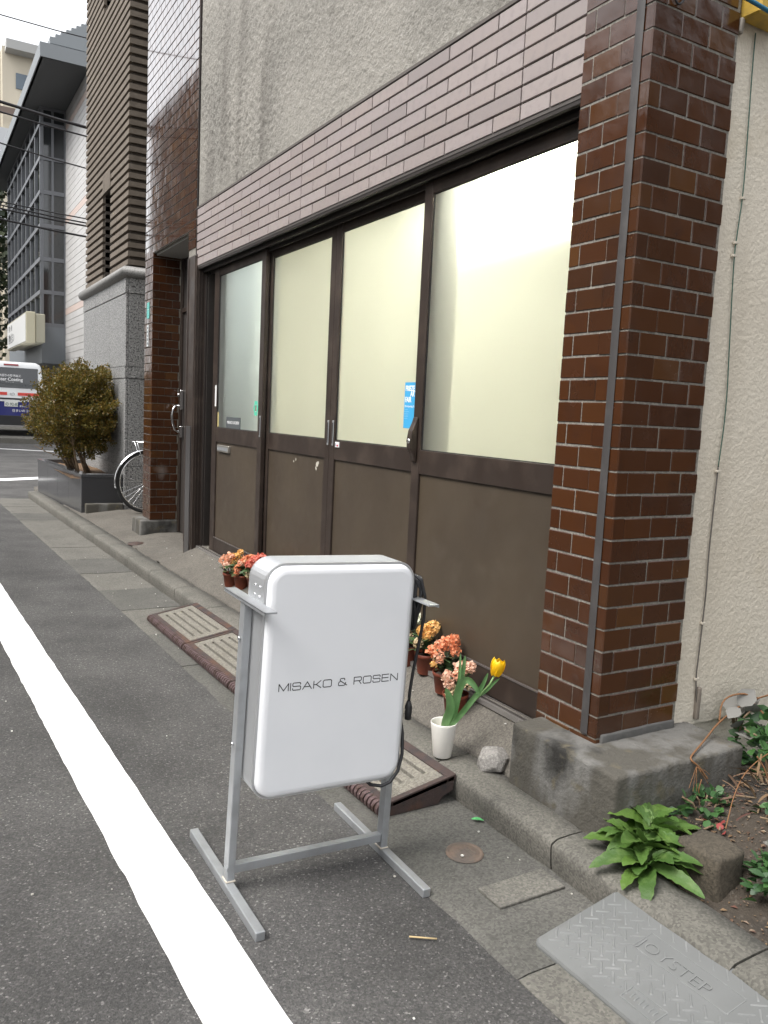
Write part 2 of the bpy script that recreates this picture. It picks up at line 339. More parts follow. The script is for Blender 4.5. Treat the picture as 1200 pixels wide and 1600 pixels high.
# ------------------------------------------------------------------ measured layout
D=1.826                                   # front plane of the gallery facade
def kx(y): return 1.577 if y<2.14 else 1.577-.0326*(y-2.14)      # front edge of the kerb top
def gx(y): return 1.235-.0245*y if y<4.56 else 1.123-.0365*(y-4.56)   # edge between asphalt and gutter
def rise(y): return .0136*(min(max(y,11.5),24)-11.5)
def gz(x,y):
    s=max(0,1.2-x); return .04*min(s,1.3)+.01*min(max(0,s-1.3),3)+rise(y)

# ================================================================== GROUND
xs=[-300,-80,-30,-12,-6,-3,-1.5,-.1,.3,.6,.9,1.2,1.6,2.5,5,12,40,120,300]
ys=[-300,-80,-20,-6,-2,0,2,4,6,8,10,11.5,12.5,14,16,18,20,22,24,26,30,40,70,150,300,600]
MB().grid(xs,ys,lambda x,y:(x,y,gz(x,y)-(.012 if (x>1.25 and y<11.5) else 0))).build('road',A_ASPH,kind='structure')
# fine near patch edge: white edge line with a slightly ragged outline
m=MB(); V=[];F=[]; N=260
for i in range(N+1):
    y=lerp(-1.,11.2,i/N); xr=.717-.0372*y; xl=.556-.0415*y if y<4.5 else .369-.0372*(y-4.5)
    j=.0035; xr+=j*nz(y*9,1.3)+.5*j*nz(y*40,7.); xl+=j*nz(y*9,4.3)+j*nz(y*45,2.)
    V+=[(xl,y,gz(xl,y)+.004),(xr,y,gz(xr,y)+.004)]
    if i: F.append((2*i-2,2*i-1,2*i+1,2*i))
m.add(V,F).build('road_edge_line',A_WHITE,kind='structure')
def ribbon(name,pts,w,m,z=.004):
    V=[];F=[]; P=[Vector(p) for p in pts]
    for i,p in enumerate(P):
        t=(P[min(i+1,len(P)-1)]-P[max(0,i-1)]).normalized(); q=Vector((-t.y,t.x))
        for s in (-.5,.5):
            c=p+q*w*s; V.append((c.x,c.y,gz(c.x,c.y)+z))
        if i: F.append((2*i-2,2*i-1,2*i+1,2*i))
    return MB().add(V,F).build(name,m,kind='structure')
ribbon('stop_line',[(-2.6,13.0),(-.5,13.35),(1.15,13.75),(1.75,14.05),(2.6,14.6),(4,15.8),(7,18.4),(14,24.5)],.30,A_WHITE)
ribbon('far_edge_line',[(-8,22.5),(1.0,20.9),(1.75,20.55),(2.6,20.1),(4.5,19.2),(12,16)],.15,A_WHITE)
# far pavement beyond the crossing street, with its kerb
def farpav(x): return 23.1-.22*x+.0*x*x
V=[];F=[]
X=[-20,-6,0,1,2,3,4,6,12,30]
for i,x in enumerate(X):
    y=farpav(x); z=.24
    V+=[(x,y-.0,gz(x,y)-.05),(x,y,z+.04),(x,y+.15,z+.04),(x,y+9,z+.05)]
    if i:
        a=4*(i-1); F+=[(a,a+4,a+5,a+1),(a+1,a+5,a+6,a+2),(a+2,a+6,a+7,a+3)]
MB().add(V,F).build('far_pavement',A_GUT,kind='structure')

# gutter: concrete slabs, each one its own piece
gut=MB().box(.9,1.0,5,5.1,-.2,-.15).build('gutter',A_GUT,kind='structure')
GBs=[-.6,0.,.66,1.33,2.62,3.25,3.88,4.5]
while GBs[-1]<11.3: GBs.append(min(GBs[-1]+.60,11.4))
for yy,ye in zip(GBs,GBs[1:]):
    L=ye-yy
    y0,y1=yy+.003,min(yy+L,11.4)-.003
    h=.006+random.uniform(-.002,.002)
    a=MB(); xs_=[0,.08,.3,.55,.8,1]; ysl=frange(y0,y1,6)
    V=[];F=[]
    for j,y in enumerate(ysl):
        for i,t in enumerate(xs_):
            x=lerp(gx(y)+.004*nz(y*12,3.),kx(y)+.03,t); V.append((x,y,gz(x,y)+h+.003*nz(x*6,y*6,2.)+(-.004 if t==0 else 0)))
    nx=len(xs_); F=[(j*nx+i,j*nx+i+1,(j+1)*nx+i+1,(j+1)*nx+i) for j in range(6) for i in range(nx-1)]
    n0=len(V)
    rim=[i for i in range(nx)]+[j*nx+nx-1 for j in range(1,7)]+[6*nx+i for i in range(nx-2,-1,-1)]+[j*nx for j in range(5,0,-1)]
    V+=[(V[i][0],V[i][1],V[i][2]-.03) for i in rim]
    for q in range(len(rim)): F.append((rim[q],n0+q,n0+(q+1)%len(rim),rim[(q+1)%len(rim)]))
    a.add(V,F); a.build('gutter_slab',A_GUTD if (1.2<yy<4.3) else (A_GUT if random.random()<.75 else A_GUTD),gut)
A_COVER=mat('old_iron_cover',(.115,.095,.08),.85,var=[((.17,.12,.09),18,6,.45,.7)],bump=[(150,.5,'n')])
# small round valve cover and hole set in the near slab
cv=thing('valve_cover','small rusty round iron cover set in the gutter slab by the kerb','cover',(1.41,1.835,.008))
MB().lathe([(0.0,.0015),(.044,.0015),(.047,-.001),(.05,.0022),(.056,.002),(.058,-.002)],(1.41,1.835,.008),28,capb=False).build('rim',A_COVER,cv)
m=MB()
for k in range(5): m.box(1.41-.034+.0135*k,1.41-.034+.0135*k+.005,1.835-.028,1.835+.028,.006,.0105)
m.build('rib_pattern',A_COVER,cv)
MB().box(1.33,1.56,1.56,1.66,.004,.0135).build('gutter_patch',A_GUT,gut,bevel=.003)

# kerb blocks
kerb=MB().box(1.7,1.72,3,3.02,-.2,-.15).build('kerb',A_KERB,kind='structure')
yy=-.75
while yy<11.4:
    y0,y1=yy+.003,min(yy+.60,11.46)-.003
    prof=[(0.012,-.02),(.004,.03),(-.0,.07),(.003,.086),(.010,.095),(.022,.1),(.08,.102),(.148,.101),(.15,.07),(.15,-.02)]
    V=[];F=[]; S=9; n=len(prof)
    for j,y in enumerate(frange(y0,y1,S)):
        e=.004 if j in (0,S) else 0
        for (px,pz) in prof:
            jit=.0035*nz(y*17,px*40,pz*40)+.002*nz(y*50,px*70,pz*60)
            V.append((kx(y)+px+jit+(e if px<.05 else 0),y,pz+jit+rise(y)-e*(1 if pz>.09 else 0)))
    F=[(j*n+i,(j+1)*n+i,(j+1)*n+i+1,j*n+i+1) for j in range(S) for i in range(n-1)]
    a=MB(); a.add(V,F,True); a.add(V[:n],[tuple(range(n))]); a.add(V[S*n:],[tuple(range(n))[::-1]]); o=a.build('kerb_block',A_KERB,kerb)
    yy+=.60
# rounded end of the kerb at the corner
m=MB(); 
# pavement apron in front of the gallery and past the entrance
def az(x,y):
    xb=kx(y)+.15; t=max(0,(x-xb)/(1.90-xb))
    mound=.098+.142*min(1,t)**.85*(1.0)
    flat=.104+.045*min(1,t)
    b=sstep(6.02,6.2,y); z=lerp(mound,flat,b)
    z+=.006*nz(x*3,y*3)+.0025*nz(x*11,y*11)
    if t<=0.001: z-=.012
    return z
xs_=[0,.012,.03,.06,.12,.2,.3,.42,.55,.7,.85,1.0,1.3,2.2]
ys_=frange(2.0,8.0,150)+frange(8.1,12,24)
def apf(t,y):
    xb=kx(y)+.153
    x=xb+(1.90-xb)*t + (.010*nz(y*3,1.)+.006*nz(y*11,5.) if t<.02 else 0)
    if t>1.05: x=1.9+(t-1)*.9
    return (x,y,az(x,y) if t>.005 else .04)
MB().grid(xs_,ys_,apf).build('pavement',A_APRON,kind='structure')
# dark seams of the pavement (recessed joint slabs near the entrance)
mh=thing('access_cover','small round iron lid in the pavement before the entrance pillar','cover',(1.62,6.95,.11))
zc=az(1.63,6.95)
MB().lathe([(0,.006),(.06,.006),(.062,.003),(.066,.006),(.075,.005),(.077,-.004)],(1.63,6.95,zc+.001),24,capb=False).build('lid',A_RUST,mh)
# open lot with soil, right of the plinth
def lz(x,y):
    d=x-(kx(0)+.15)
    return .075+.10*sstep(0,.35,d)*sstep(.9,1.4,y)+.03*sstep(.05,.6,d)+.014*nz(x*6,y*6)+.008*nz(x*17,y*17)
MB().grid(frange(1.727,2.6,70)+[3,4,6,9],[-30,-10,-4,-2]+frange(-1,1.60,150),lambda x,y:(x,y,lz(x,y)+(.006*nz(x*40,y*40) if y>-1 else 0))).build('vacant_lot',A_DIRT,kind='structure')

# ================================================================== GALLERY BUILDING
GB=thing('gallery_building','gallery shopfront with four frosted sliding doors between brown glazed brick pillars','building',(3.,4.,0))
TOP=6.6
# --- plinth
def rough_block(x0,x1,y0,y1,z0,z1,n=14,amp=.004,c=.012):
    b=bmesh.new(); bmesh.ops.create_cube(b,size=1)
    for v in b.verts: v.co=Vector((lerp(x0,x1,v.co.x+.5),lerp(y0,y1,v.co.y+.5),lerp(z0,z1,v.co.z+.5)))
    bmesh.ops.bevel(b,geom=list(b.edges),offset=c,segments=2,affect='EDGES',profile=.6)
    for _ in range(n):
        es=[e for e in b.edges if e.calc_length()>.05]
        if not es: break
        bmesh.ops.subdivide_edges(b,edges=es,cuts=1,use_grid_fill=True)
        if len(b.verts)>6000: break
    for v in b.verts:
        p=v.co; v.co=p+Vector((nz(p.x*9,p.y*9,p.z*9),nz(p.x*9+9,p.y*9,p.z*9),nz(p.x*9,p.y*9+9,p.z*9)))*amp+Vector((nz(p.x*40,p.y*40,p.z*40),)*3)*amp*.5
    bmesh.ops.triangulate(b,faces=[f for f in b.faces if len(f.verts)>4])
    me=bpy.data.meshes.new('block'); b.to_mesh(me); b.free()
    for p in me.polygons: p.use_smooth=True
    return me
def mesh_obj(name,me,m,parent=None,**tags):
    o=bpy.data.objects.new(name,me); COL.objects.link(o); me.materials.clear(); me.materials.append(m); attach(o,parent)
    for k,v in tags.items(): o[k]=v
    return o
pl=mesh_obj('plinth',rough_block(1.704,2.27,1.537,2.005,.02,.312),A_PLINTH,GB)
mesh_obj('plinth_skirt',rough_block(1.845,2.18,1.740,1.76,.30,.338,amp=.003,c=.006),mat('skirt_mortar',(.085,.083,.08),.9,var=[((.12,.118,.112),14,6,.45,.7)],bump=[(140,.4,'n')]),GB)

# --- corner pillar with single glazed bricks
PH,PJ=.0632,.0068                       # course height, joint
pil=MB().box(D+.0028,2.188,1.748+.0028,2.026,.30,TOP).build('corner_pillar',A_GROUT,GB)
_bm={}
def brick_mesh(kind,L,h=PH):
    key=(kind,round(L,4),h)
    if key in _bm: return _bm[key]
    m=MB(); t=.02
    if kind=='x': m.cbox(0,t,0,L,0,h,.0022)          # face towards -x, runs along y
    elif kind=='y': m.cbox(0,L,0,t,0,h,.0022)        # face towards -y, runs along x
    else:                                            # corner piece: leg a along y, leg b along x
        a,b=L,kind[1]; m.prism([(0,0),(b,0),(b,t),(t,t),(t,a),(0,a)],'z',0,h)
    me=m.mesh('brick'); me.materials.append(A_BRICK); _bm[key]=me; return me
nb=[0]
def jit(): return random.uniform(-.0007,.0007)
def brick(kind,L,loc,parent):
    me=brick_mesh(kind,L); nb[0]+=1
    return inst('brick',me,(loc[0]+jit(),loc[1]+jit(),loc[2]+jit()),parent,rot=(random.uniform(-.004,.004) if kind=='y' else 0,random.uniform(-.004,.004) if kind=='x' else 0,random.uniform(-.006,.006)))
def corner(a,b,loc,parent):
    key=('c',a,b)
    if key not in _bm:
        m=MB(); t=.02; c=.004
        m.prism([(c,0),(b,0),(b,t),(t,t),(t,a),(0,a),(0,c)],'z',0,PH)
        me=m.mesh('brick'); me.materials.append(A_BRICK); _bm[key]=me
    nb[0]+=1
    return inst('brick',_bm[key],(loc[0]+jit(),loc[1]+jit(),loc[2]),parent)
z=.2585; row=0
FULL=.1142; GJ=.0038
more=MB()
def row_left(y0,y1,first):
    """pieces along y from near corner leg end to far edge"""
    out=[]; y=y0
    L=first
    while y<y1-.012:
        l=min(L,y1-y); 
        out.append((y,l)); y+=l+GJ; L=FULL
    return out
while z<TOP-.1:
    near=z<2.80
    odd=row%2
    a=.052 if odd else FULL     # leg on the left (-x) face
    b=FULL if odd else .048     # leg on the right (-y) face
    left=row_left(1.748+a+GJ,2.028,FULL)
    right=row_left(D+b+GJ,2.19,FULL)
    if near:
        zz=z
        corner(a,b,(D,1.748,zz),pil)
        for y,l in left: brick('x',l,(D,y,zz),pil)
        for x,l in right: brick('y',l,(x,1.748,zz),pil)
    else:
        more.prism([(D,1.748),(D+b,1.748),(D+b,1.768),(D+.02,1.768),(D+.02,1.748+a),(D,1.748+a)],'z',z,z+PH)
        for y,l in left: more.cbox(D,D+.02,y,y+l,z,z+PH,.002)
        for x,l in right: more.cbox(x,x+l,1.748,1.768,z,z+PH,.002)
    z+=PH+PJ; row+=1
more.build('brickwork',A_BRICKS,GB,kind='stuff')
# grey sealant strip running up the pillar
m=MB(); V=[];F=[]
for i,zz in enumerate(frange(.33,TOP-.2,60)):
    c=1.797+.002*nz(zz*2,3.); hw=.0155
    V+=[(D-.003,c-hw,zz),(D-.006,c-hw*.5,zz),(D-.006,c+hw*.5,zz),(D-.003,c+hw,zz)]
    if i: F+=[(4*i-4+k,4*i-3+k,4*i+1+k,4*i+k) for k in range(3)]
m.add(V,F,True).build('sealant_strip',mat('grey_tape',(.048,.044,.043),.6,var=[((.07,.065,.063),12,5,.5,.7)]),GB)

# --- cream side wall
def wallgrid(xs,zs,y,amp,sc,sgn=-1):
    return MB().grid(xs,zs,lambda x,z:(x,y+sgn*amp*(nz(x*sc,z*sc,3.)+.5*nz(x*sc*2.3,z*sc*2.3,8.)),z))
wallgrid(frange(2.186,3.0,110)+[3.5,5,9],frange(.295,2.75,320)+[3.5,5,TOP],1.766,.0017,70).build('side_wall',A_CREAM,GB)
MB().box(2.0,9,1.775,1.95,0,TOP).build('side_wall_core',A_CREAM,GB)
# --- band of mauve tiles over the doors
ZB0,ZB1=2.334,2.745; TH=(ZB1-ZB0)/7
band=MB().box(D+.014,2.1,2.026,6.058,ZB0+.004,ZB1).build('tile_band',A_TGROUT,GB)
_tm={}
def tile(y0,y1,r):
    L=round(y1-y0,3)
    if L<.02: return
    if L not in _tm:
        me=MB().cbox(0,.02,0,L,0,TH-.0075,.0015).mesh('tile'); me.materials.append(A_TILE); _tm[L]=me
    inst('tile',_tm[L],(D+.006+random.uniform(-.0006,.0006),y0,ZB0+r*TH+.001),band)
secs=[(2.03,2.331),(2.337,4.183),(4.189,6.056)]
for r in range(7):
    for (a,b) in secs:
        P=.309; off=0 if r%2 else P/2
        ref=2.334 if a<4 else 4.186
        # joints at ref + k*P + off
        js=[ref+k*P+off for k in range(-3,10)]
        cuts=[a]+[j for j in js if a+.02<j<b-.02]+[b]
        for p,q in zip(cuts,cuts[1:]): tile(p+(.0036 if p!=a else 0),q-(.0036 if q!=b else 0),r)
MB().box(D+.004,D+.02,2.03,6.06,ZB1-.0005,ZB1+.012).build('band_cap',A_TGROUT,GB)
# --- rough stucco wall above
sx_=frange(2.026,6.05,420); sz_=frange(ZB1+.010,5.4,290)+[TOP]
def stf(y,z):
    h=.7*nz(y*34,z*24,1.)+.8*abs(nz(y*55,z*40,5.))+.55*nz(y*88,z*80,9.)
    e=min(1,(6.05-y)/.012)
    return (D+.014-.0125*h*(.6+.5*nz(y*1.1,z*1.1,4.))*e,y,z)
MB().grid(sx_,sz_,stf).build('stucco_wall',A_STUCCO,GB)
MB().box(D+.03,2.1,2.026,6.06,ZB1+.01,TOP).build('upper_wall_core',A_STUCCO,GB)
# --- soffit under the band, head and frame of the door opening
MB().box(D+.010,2.02,2.026,6.03,ZB0-.012,ZB0+.003).build('soffit',mat('soffit_metal',(.085,.075,.068),.6,var=[((.06,.052,.048),6,5,.45,.7)]),GB)
MB().box(D+.012,D+.03,2.026,6.03,ZB0-.026,ZB0-.012).build('drip_edge',A_FRAMED,GB)
fr=MB(); fr.box(1.878,2.0,2.026,6.03,2.296,ZB0-.012); fr.box(1.873,1.885,2.026,6.03,2.286,2.306); fr.box(1.918,1.924,2.026,6.03,2.272,2.296); fr.build('door_head',A_FRAMED,GB,bevel=.002)
fr=MB(); fr.box(1.868,2.0,2.026,6.03,.20,.236); 
for xx in (1.886,1.904,1.922,1.940,1.958): fr.box(xx-.002,xx+.002,2.026,6.03,.236,.243)
fr.build('door_sill',mat('sill_aluminium',(.16,.145,.135),.4,metal=.6),GB,bevel=.002)
MB().box(1.86,1.872,2.03,6.03,.222,.240).build('sill_nosing',mat('sill_edge',(.38,.36,.34),.4,metal=.7),GB)
# left jamb post with flutes, its front cover plate below
j=MB(); j.box(D,1.905,6.03,6.25,.13,2.418)
for k in range(3): j.box(D+.018+.022*k,D+.027+.022*k,6.0245,6.03,.24,2.33)
j.box(D-.004,D,6.052,6.075,.24,2.41); j.box(D-.004,D,6.225,6.25,.24,2.41)
j.build('jamb_post',A_FRAME,GB,bevel=.002)
j=MB(); j.box(1.905,2.0,5.985,6.03,.22,2.33); j.box(1.893,1.905,6.0,6.03,.22,2.33); j.build('jamb_frame',A_FRAMED,GB,bevel=.002)
MB().box(D-.008,D-.004,6.085,6.205,.14,1.15).build('jamb_cover',mat('jamb_cover',(.10,.095,.095),.35,metal=.5),GB,bevel=.001)
MB().box(D-.0075,D-.0035,6.095,6.195,.64,.66).build('jamb_cover_joint',A_STEEL,GB)

# --- the four sliding doors
PB,PT=1.158,2.237
def sliding(x,ya,yb,sl,sr,nm_label,clipR=None):
    """x front plane, ya far (left) edge, yb near (right) edge (ya>yb)"""
    d=MB().box(x,x+.028,ya-sl,ya,.243,2.292).build('sliding_door',A_FRAME,GB,bevel=.003)
    if nm_label: d['label']=nm_label
    MB().box(x,x+.028,yb,yb+sr,.243,2.292).build('stile',A_FRAME,d,bevel=.003)
    y0,y1=yb+sr,ya-sl
    MB().box(x+.003,x+.026,y0,y1,PT,2.290).build('top_rail',A_FRAME,d,bevel=.002)
    MB().box(x+.002,x+.026,y0,y1,1.055,PB).build('middle_rail',A_FRAME,d,bevel=.002)
    MB().box(x+.002,x+.026,y0,y1,.245,.350).build('bottom_rail',A_FRAME,d,bevel=.002)
    MB().box(x-.002,x+.004,y0,y1,.345,.352).build('rail_lip',mat('lip',(.17,.15,.14),.4,metal=.5) if 'lip' not in bpy.data.materials else bpy.data.materials['lip'],d)
    MB().box(x+.012,x+.018,y0,y1,.350,1.056).build('lower_panel',A_PANEL,d)
    g=MB().box(x+.013,x+.017,y0-.004,y1+.004,PB-.004,PT+.004).build('pane',A_PANEY,d)
    g.data.materials.append(A_CLEAR)
    for p_ in g.data.polygons: p_.material_index=0 if p_.normal.x<-.5 else 1
    gk=MB(); gk.box(x+.009,x+.0125,y0,y0+.005,PB,PT); gk.box(x+.009,x+.0125,y1-.005,y1,PB,PT); gk.box(x+.009,x+.0125,y0,y1,PB,PB+.004); gk.box(x+.009,x+.0125,y0,y1,PT-.004,PT); gk.build('gasket',A_BLACK,d)
    return d
d1=sliding(1.905,5.842,4.850,.095,.068,'leftmost sliding door with cooler pane, letter slot and name plate')
d2=sliding(1.940,4.895,3.942,.072,.062,'second sliding door, a finger pull on its right stile')
d3=sliding(1.940,3.940,2.985,.058,.07,'third sliding door, a blue poster on its pane')
d4=sliding(1.905,3.040,2.032,.062,.06,'rightmost sliding door beside the corner pillar with lever lock')
for (d,x,yc) in ((d2,1.940,3.957),(d3,1.940,3.898),(d1,1.905,4.872)):
    m=MB(); m.cbox(x-.004,x,yc-.009,yc+.009,1.128,1.262,.002); m.build('finger_pull',A_STEEL,d)
    MB().box(x-.0048,x-.0035,yc-.004,yc+.004,1.14,1.25).build('pull_recess',A_FRAMED,d)
# lever lock on door 4
m=MB(); m.prism([(1.100,1.903),(1.30,1.903),(1.30,1.896),(1.275,1.888),(1.24,1.872),(1.20,1.866),(1.165,1.868),(1.140,1.882),(1.11,1.890)],'y',2.995,3.028)
m.v=[(b,y,a) for (a,y,b) in m.v]; m.build('lever_lock',A_FRAME,d4,bevel=.004)
MB().lathe([(0,.004),(.010,.004),(.012,0)],(0,0,0),16).build('lock_cylinder',A_CHROME,d4)
o=bpy.data.objects['lock_cylinder']; o.data.transform(Matrix.Translation((1.866,3.011,1.195)) @ Matrix.Rotation(R(-90),4,'Y'))
# letter slot, name plate, stickers on door 1
m=MB(); m.cbox(1.900,1.906+.014,5.45,5.70,.985,1.035,.004); m.build('letter_slot',mat('slot_metal',(.42,.40,.36),.35,metal=.8),d1)
MB().box(1.8985,1.9005,5.465,5.685,.998,1.022).build('slot_flap',A_STEEL,d1)
MB().box(1.9135,1.9175,5.265,5.545,1.162,1.240).build('name_plate',mat('plate_grey',(.085,.095,.10),.4),d1)
text('plate_lettering','MISAKO & ROSEN',.030,(1.9132,5.525,1.192),(0,-1,0),(0,0,1),mat('plate_ink',(.7,.7,.7),.6),d1,sx=1.0)
MB().box(1.903,1.9045,5.745,5.775,1.31,1.463).build('label_strip',mat('label_white',(.75,.75,.73),.5),d1)
MB().box(1.9135,1.9165,5.718,5.735,1.165,1.27).build('yellow_tape',mat('tape_yellow',(.62,.52,.22),.5),d1)
m=MB()
for r0,r1,nn in ((.020,.040,12),):
    V=[];F=[]
    for k in range(24):
        a=2*math.pi*k/24; rr=r1*(1+.12*math.cos(6*a)); V+=[(1.9145,4.978+r0*math.cos(a)*.9,1.308+r0*1.2*math.sin(a)),(1.9145,4.978+rr*math.cos(a),1.308+rr*1.25*math.sin(a))]
    F=[(2*k,2*k+1,(2*k+3)%48,(2*k+2)%48) for k in range(24)]; m.add(V,F)
m.build('green_sticker',mat('sticker_green',(.10,.55,.38),.5),d1)
MB().box(1.9135,1.9145,4.965,4.992,1.290,1.328).build('sticker_mark',mat('sticker_dark',(.22,.20,.15),.6),d1)
MB().cbox(1.936,1.9415,3.818,3.862,1.122,1.150,.001).build('white_sticker',mat('sticker_white',(.8,.8,.8),.4),d3)
MB().box(1.9352,1.9365,3.824,3.842,1.128,1.136).build('sticker_mark',mat('sticker_red',(.55,.05,.08),.5),d3)
MB().box(1.9352,1.9365,3.848,3.856,1.128,1.144).build('sticker_mark',mat('sticker_blue',(.3,.32,.4),.5),d3)
# flaked paint marks on door 2
m=MB()
for (yc,zc,s) in ((4.105,1.010,.022),(4.118,.990,.014),(4.09,1.022,.012),(4.40,1.018,.010),(4.43,1.006,.008),(4.02,.36,.01)):
    n=7; V=[(1.9515,yc+s*random.uniform(.4,1)*math.cos(k*2*math.pi/n),zc+s*random.uniform(.5,1.2)*math.sin(k*2*math.pi/n)) for k in range(n)]; m.add(V,[tuple(range(n))])
m.build('paint_flake',mat('flake',(.5,.47,.40),.8),d2,kind='stuff')
# poster
po=thing('poster','blue art fair poster stuck behind the third frosted pane next to the lever lock','poster',(1.951,3.125,1.25))
MB().box(1.9515,1.9525,3.052,3.200,1.248,1.456).build('sheet',mat('poster_blue',(.05,.36,.66),.45),po)
PW=mat('poster_white',(.85,.87,.9),.5)
for body,yy_,zz_,s in (('FRIEZE',3.194,1.418,.033),('ART',3.150,1.393,.033),('FAIR',3.194,1.367,.033)):
    text('lettering',body,s,(1.9512,yy_,zz_),(0,-1,0),(0,0,1),PW,po,sx=.80,offset=.0010,ext=.0002)
text('lettering','Participating Gallery',.0135,(1.9512,3.194,1.344),(0,-1,0),(0,0,1),PW,po,ext=.0002)
for i,t in enumerate(('Regent\u2019s Park, London','Park','14-17 October','Bookings online','frieze')):
    text('lettering',t if i in (9,) else '\u2013 \u2013 \u2013\u2013 \u2013'[:5+(i*3)%4],.012,(1.9512,3.194,1.330-.010*i),(0,-1,0),(0,0,1),PW,po,ext=.0002)
MB().box(1.9512,1.9515,3.055,3.066,1.256,1.272).build('mark',PW,po)

# --- interior of the gallery: walls, partition, ceiling lights
it=MB(); it.box(2.02,5.2,2.0,2.03,.2,2.9); it.box(5.2,5.25,2.0,6.25,.2,2.9); it.box(2.10,5.2,6.2,6.25,.2,2.9); it.build('interior_wall',A_INT,GB)
MB().box(2.0,5.2,2.0,6.25,2.55,2.6).build('ceiling',A_INT,GB)
MB().box(2.0,5.2,2.0,6.25,.18,.22).build('interior_floor',A_INTF,GB)
MB().box(2.03,5.2,4.86,4.92,.22,2.55).build('partition',A_INT,GB)
MB().box(1.972,2.03,2.912,3.06,.22,2.3).build('stile_dark_bar',A_FRAMED,GB)  # added dark bar, stands in for door three's stile seen through the frosted glass
MB().box(1.985,2.25,5.60,5.86,.22,2.5).build('pane_dark_block',mat('dark_block_grey',(.25,.27,.28),.7),GB)  # unseen block added to give the first pane its dark left strip
WARM=emit('fluorescent_warm',(1.,1.,.85),11.)
COOL=emit('fluorescent_cool',(.86,.96,1.),60.)
def tube_light(label,x,y0,y1,z,m):
    t=thing('ceiling_lamp',label,'lamp',(x,(y0+y1)/2,z))
    MB().box(x-.06,x+.06,y0-.03,y1+.03,z+.05,z+.08).build('housing',A_INT,t)
    MB().tube([(x,y0,z),(x,y1,z)],.03,10).build('tube',m,t)
tube_light('bright fluorescent tube behind the rightmost frosted pane near its top',2.40,2.06,3.10,2.44,emit('fluorescent_near',(1.,1.,.87),28.))
tube_light('fluorescent tube on the ceiling deep inside the gallery, behind the second pane',3.3,3.1,4.5,2.45,WARM)
tube_light('fluorescent tube on the ceiling deep inside the gallery, behind the rightmost pane',3.3,2.2,2.9,2.45,WARM)
tube_light('cool fluorescent tube behind the leftmost frosted pane',3.0,5.1,5.5,2.42,COOL)

# --- entrance at the left end: glazed upper wall, strip, pillar, recessed door
ub=MB(); rows=[]
z=2.612; row=0
while z<TOP-.1:
    off=0 if row%2 else .059
    y=6.078; first=True
    L=FULL if row%2 else .054
    while y<7.575:
        l=min(L,7.58-y)
        if l>.015: ub.cbox(D+random.uniform(-.0008,.0008),D+.02,y,y+l,z,z+PH,.0022)
        y+=l+GJ; L=FULL
    # return on the near side of the wall is hidden; far return
    for q in range(3): ub.cbox(D+.02+q*.118,D+.02+q*.118+.1125,7.56,7.58,z,z+PH,.002)
    z+=PH+PJ; row+=1
z=2.612-(PH+PJ); 
for k in range(2):
    if k==0: ub.cbox(D,D+.02,6.078,6.25,z,z+PH,.002)
    else:
        ub.cbox(D,D+.02,6.078,6.135,z,z+PH,.002); ub.cbox(D,D+.02,6.14,6.25,z,z+PH,.002)
    z-=PH+PJ
ub.build('upper_brickwork',A_BRICKS,GB,kind='stuff')
MB().box(D+.006,2.3,6.066,7.574,2.607,TOP).build('entrance_upper_wall',A_GROUT,GB)
MB().box(D+.006,2.06,6.066,6.252,2.42,2.608).build('entrance_strip_wall',A_GROUT,GB)
MB().box(D+.003,D+.02,6.058,6.070,2.41,TOP).build('corner_trim',A_FRAMED,GB)
MB().box(D+.03,2.3,6.252,7.30,2.590,2.606).build('entrance_ceiling',mat('entrance_soffit',(.30,.29,.27),.8),GB)
ep=MB().box(D+.006,2.066,7.305+.006,7.574,.26,2.607).build('entrance_pillar',A_GROUT,GB)
z=.268; row=0
while z<2.60:
    odd=row%2
    a=.10 if odd else .055; b=.055 if odd else FULL
    corner(a,b,(D,7.305,z),ep)
    for y,l in row_left(7.305+a+GJ,7.578,FULL): brick('x',l,(D,y,z),ep)
    for x,l in row_left(D+b+GJ,2.070,FULL): brick('y',l,(x,7.305,z),ep)
    z+=PH+PJ; row+=1
mesh_obj('pillar_base',rough_block(1.741,2.075,7.285,7.62,.06,.262,amp=.003),A_PLINTH,GB)
dd=MB().box(2.09,2.13,6.25,7.305,.16,2.59).build('entrance_door',A_DOORD,GB)
e=MB(); e.box(2.072,2.10,7.255,7.304,.16,2.59); e.box(2.072,2.10,6.26,6.30,.16,2.59); e.box(2.072,2.10,6.30,7.255,2.12,2.16); e.build('frame',A_FRAME,dd,bevel=.003)
h=MB(); h.cbox(2.055,2.085,7.205,7.235,1.27,1.44,.004); h.cbox(2.055,2.085,7.205,7.235,1.02,1.12,.004); h.build('handle_plate',A_CHROME,dd)
MB().tube([(2.058,7.22,1.30),(2.015,7.215,1.30),(1.995,7.21,1.27),(1.985,7.21,1.22),(1.99,7.21,1.15),(2.01,7.215,1.09),(2.05,7.22,1.065)],.010,8).build('handle',A_CHROME,dd)
for zz in (1.40,1.07):
    MB().tube([(2.05,7.22,zz),(2.035,7.22,zz)],.010,10).build('keyhole',A_CHROME,dd)
MB().box(D-.004,D-.001,7.405,7.49,2.06,2.20).build('street_plate',mat('plate_teal',(.12,.42,.38),.5),GB)
MB().box(D-.0045,D-.004,7.408,7.487,2.137,2.141).build('plate_line',mat('pl_white',(.6,.7,.68),.5),GB)
MB().box(D-.004,D-.001,7.425,7.485,1.815,2.0).build('number_plate',mat('plate_pale',(.55,.58,.58),.5),GB)
for k in range(5): MB().box(D-.0046,D-.004,7.438,7.472,1.832+.034*k,1.832+.034*k+.02).build('plate_mark',mat('pm%d'%k,(.15,.16,.17),.6),GB)
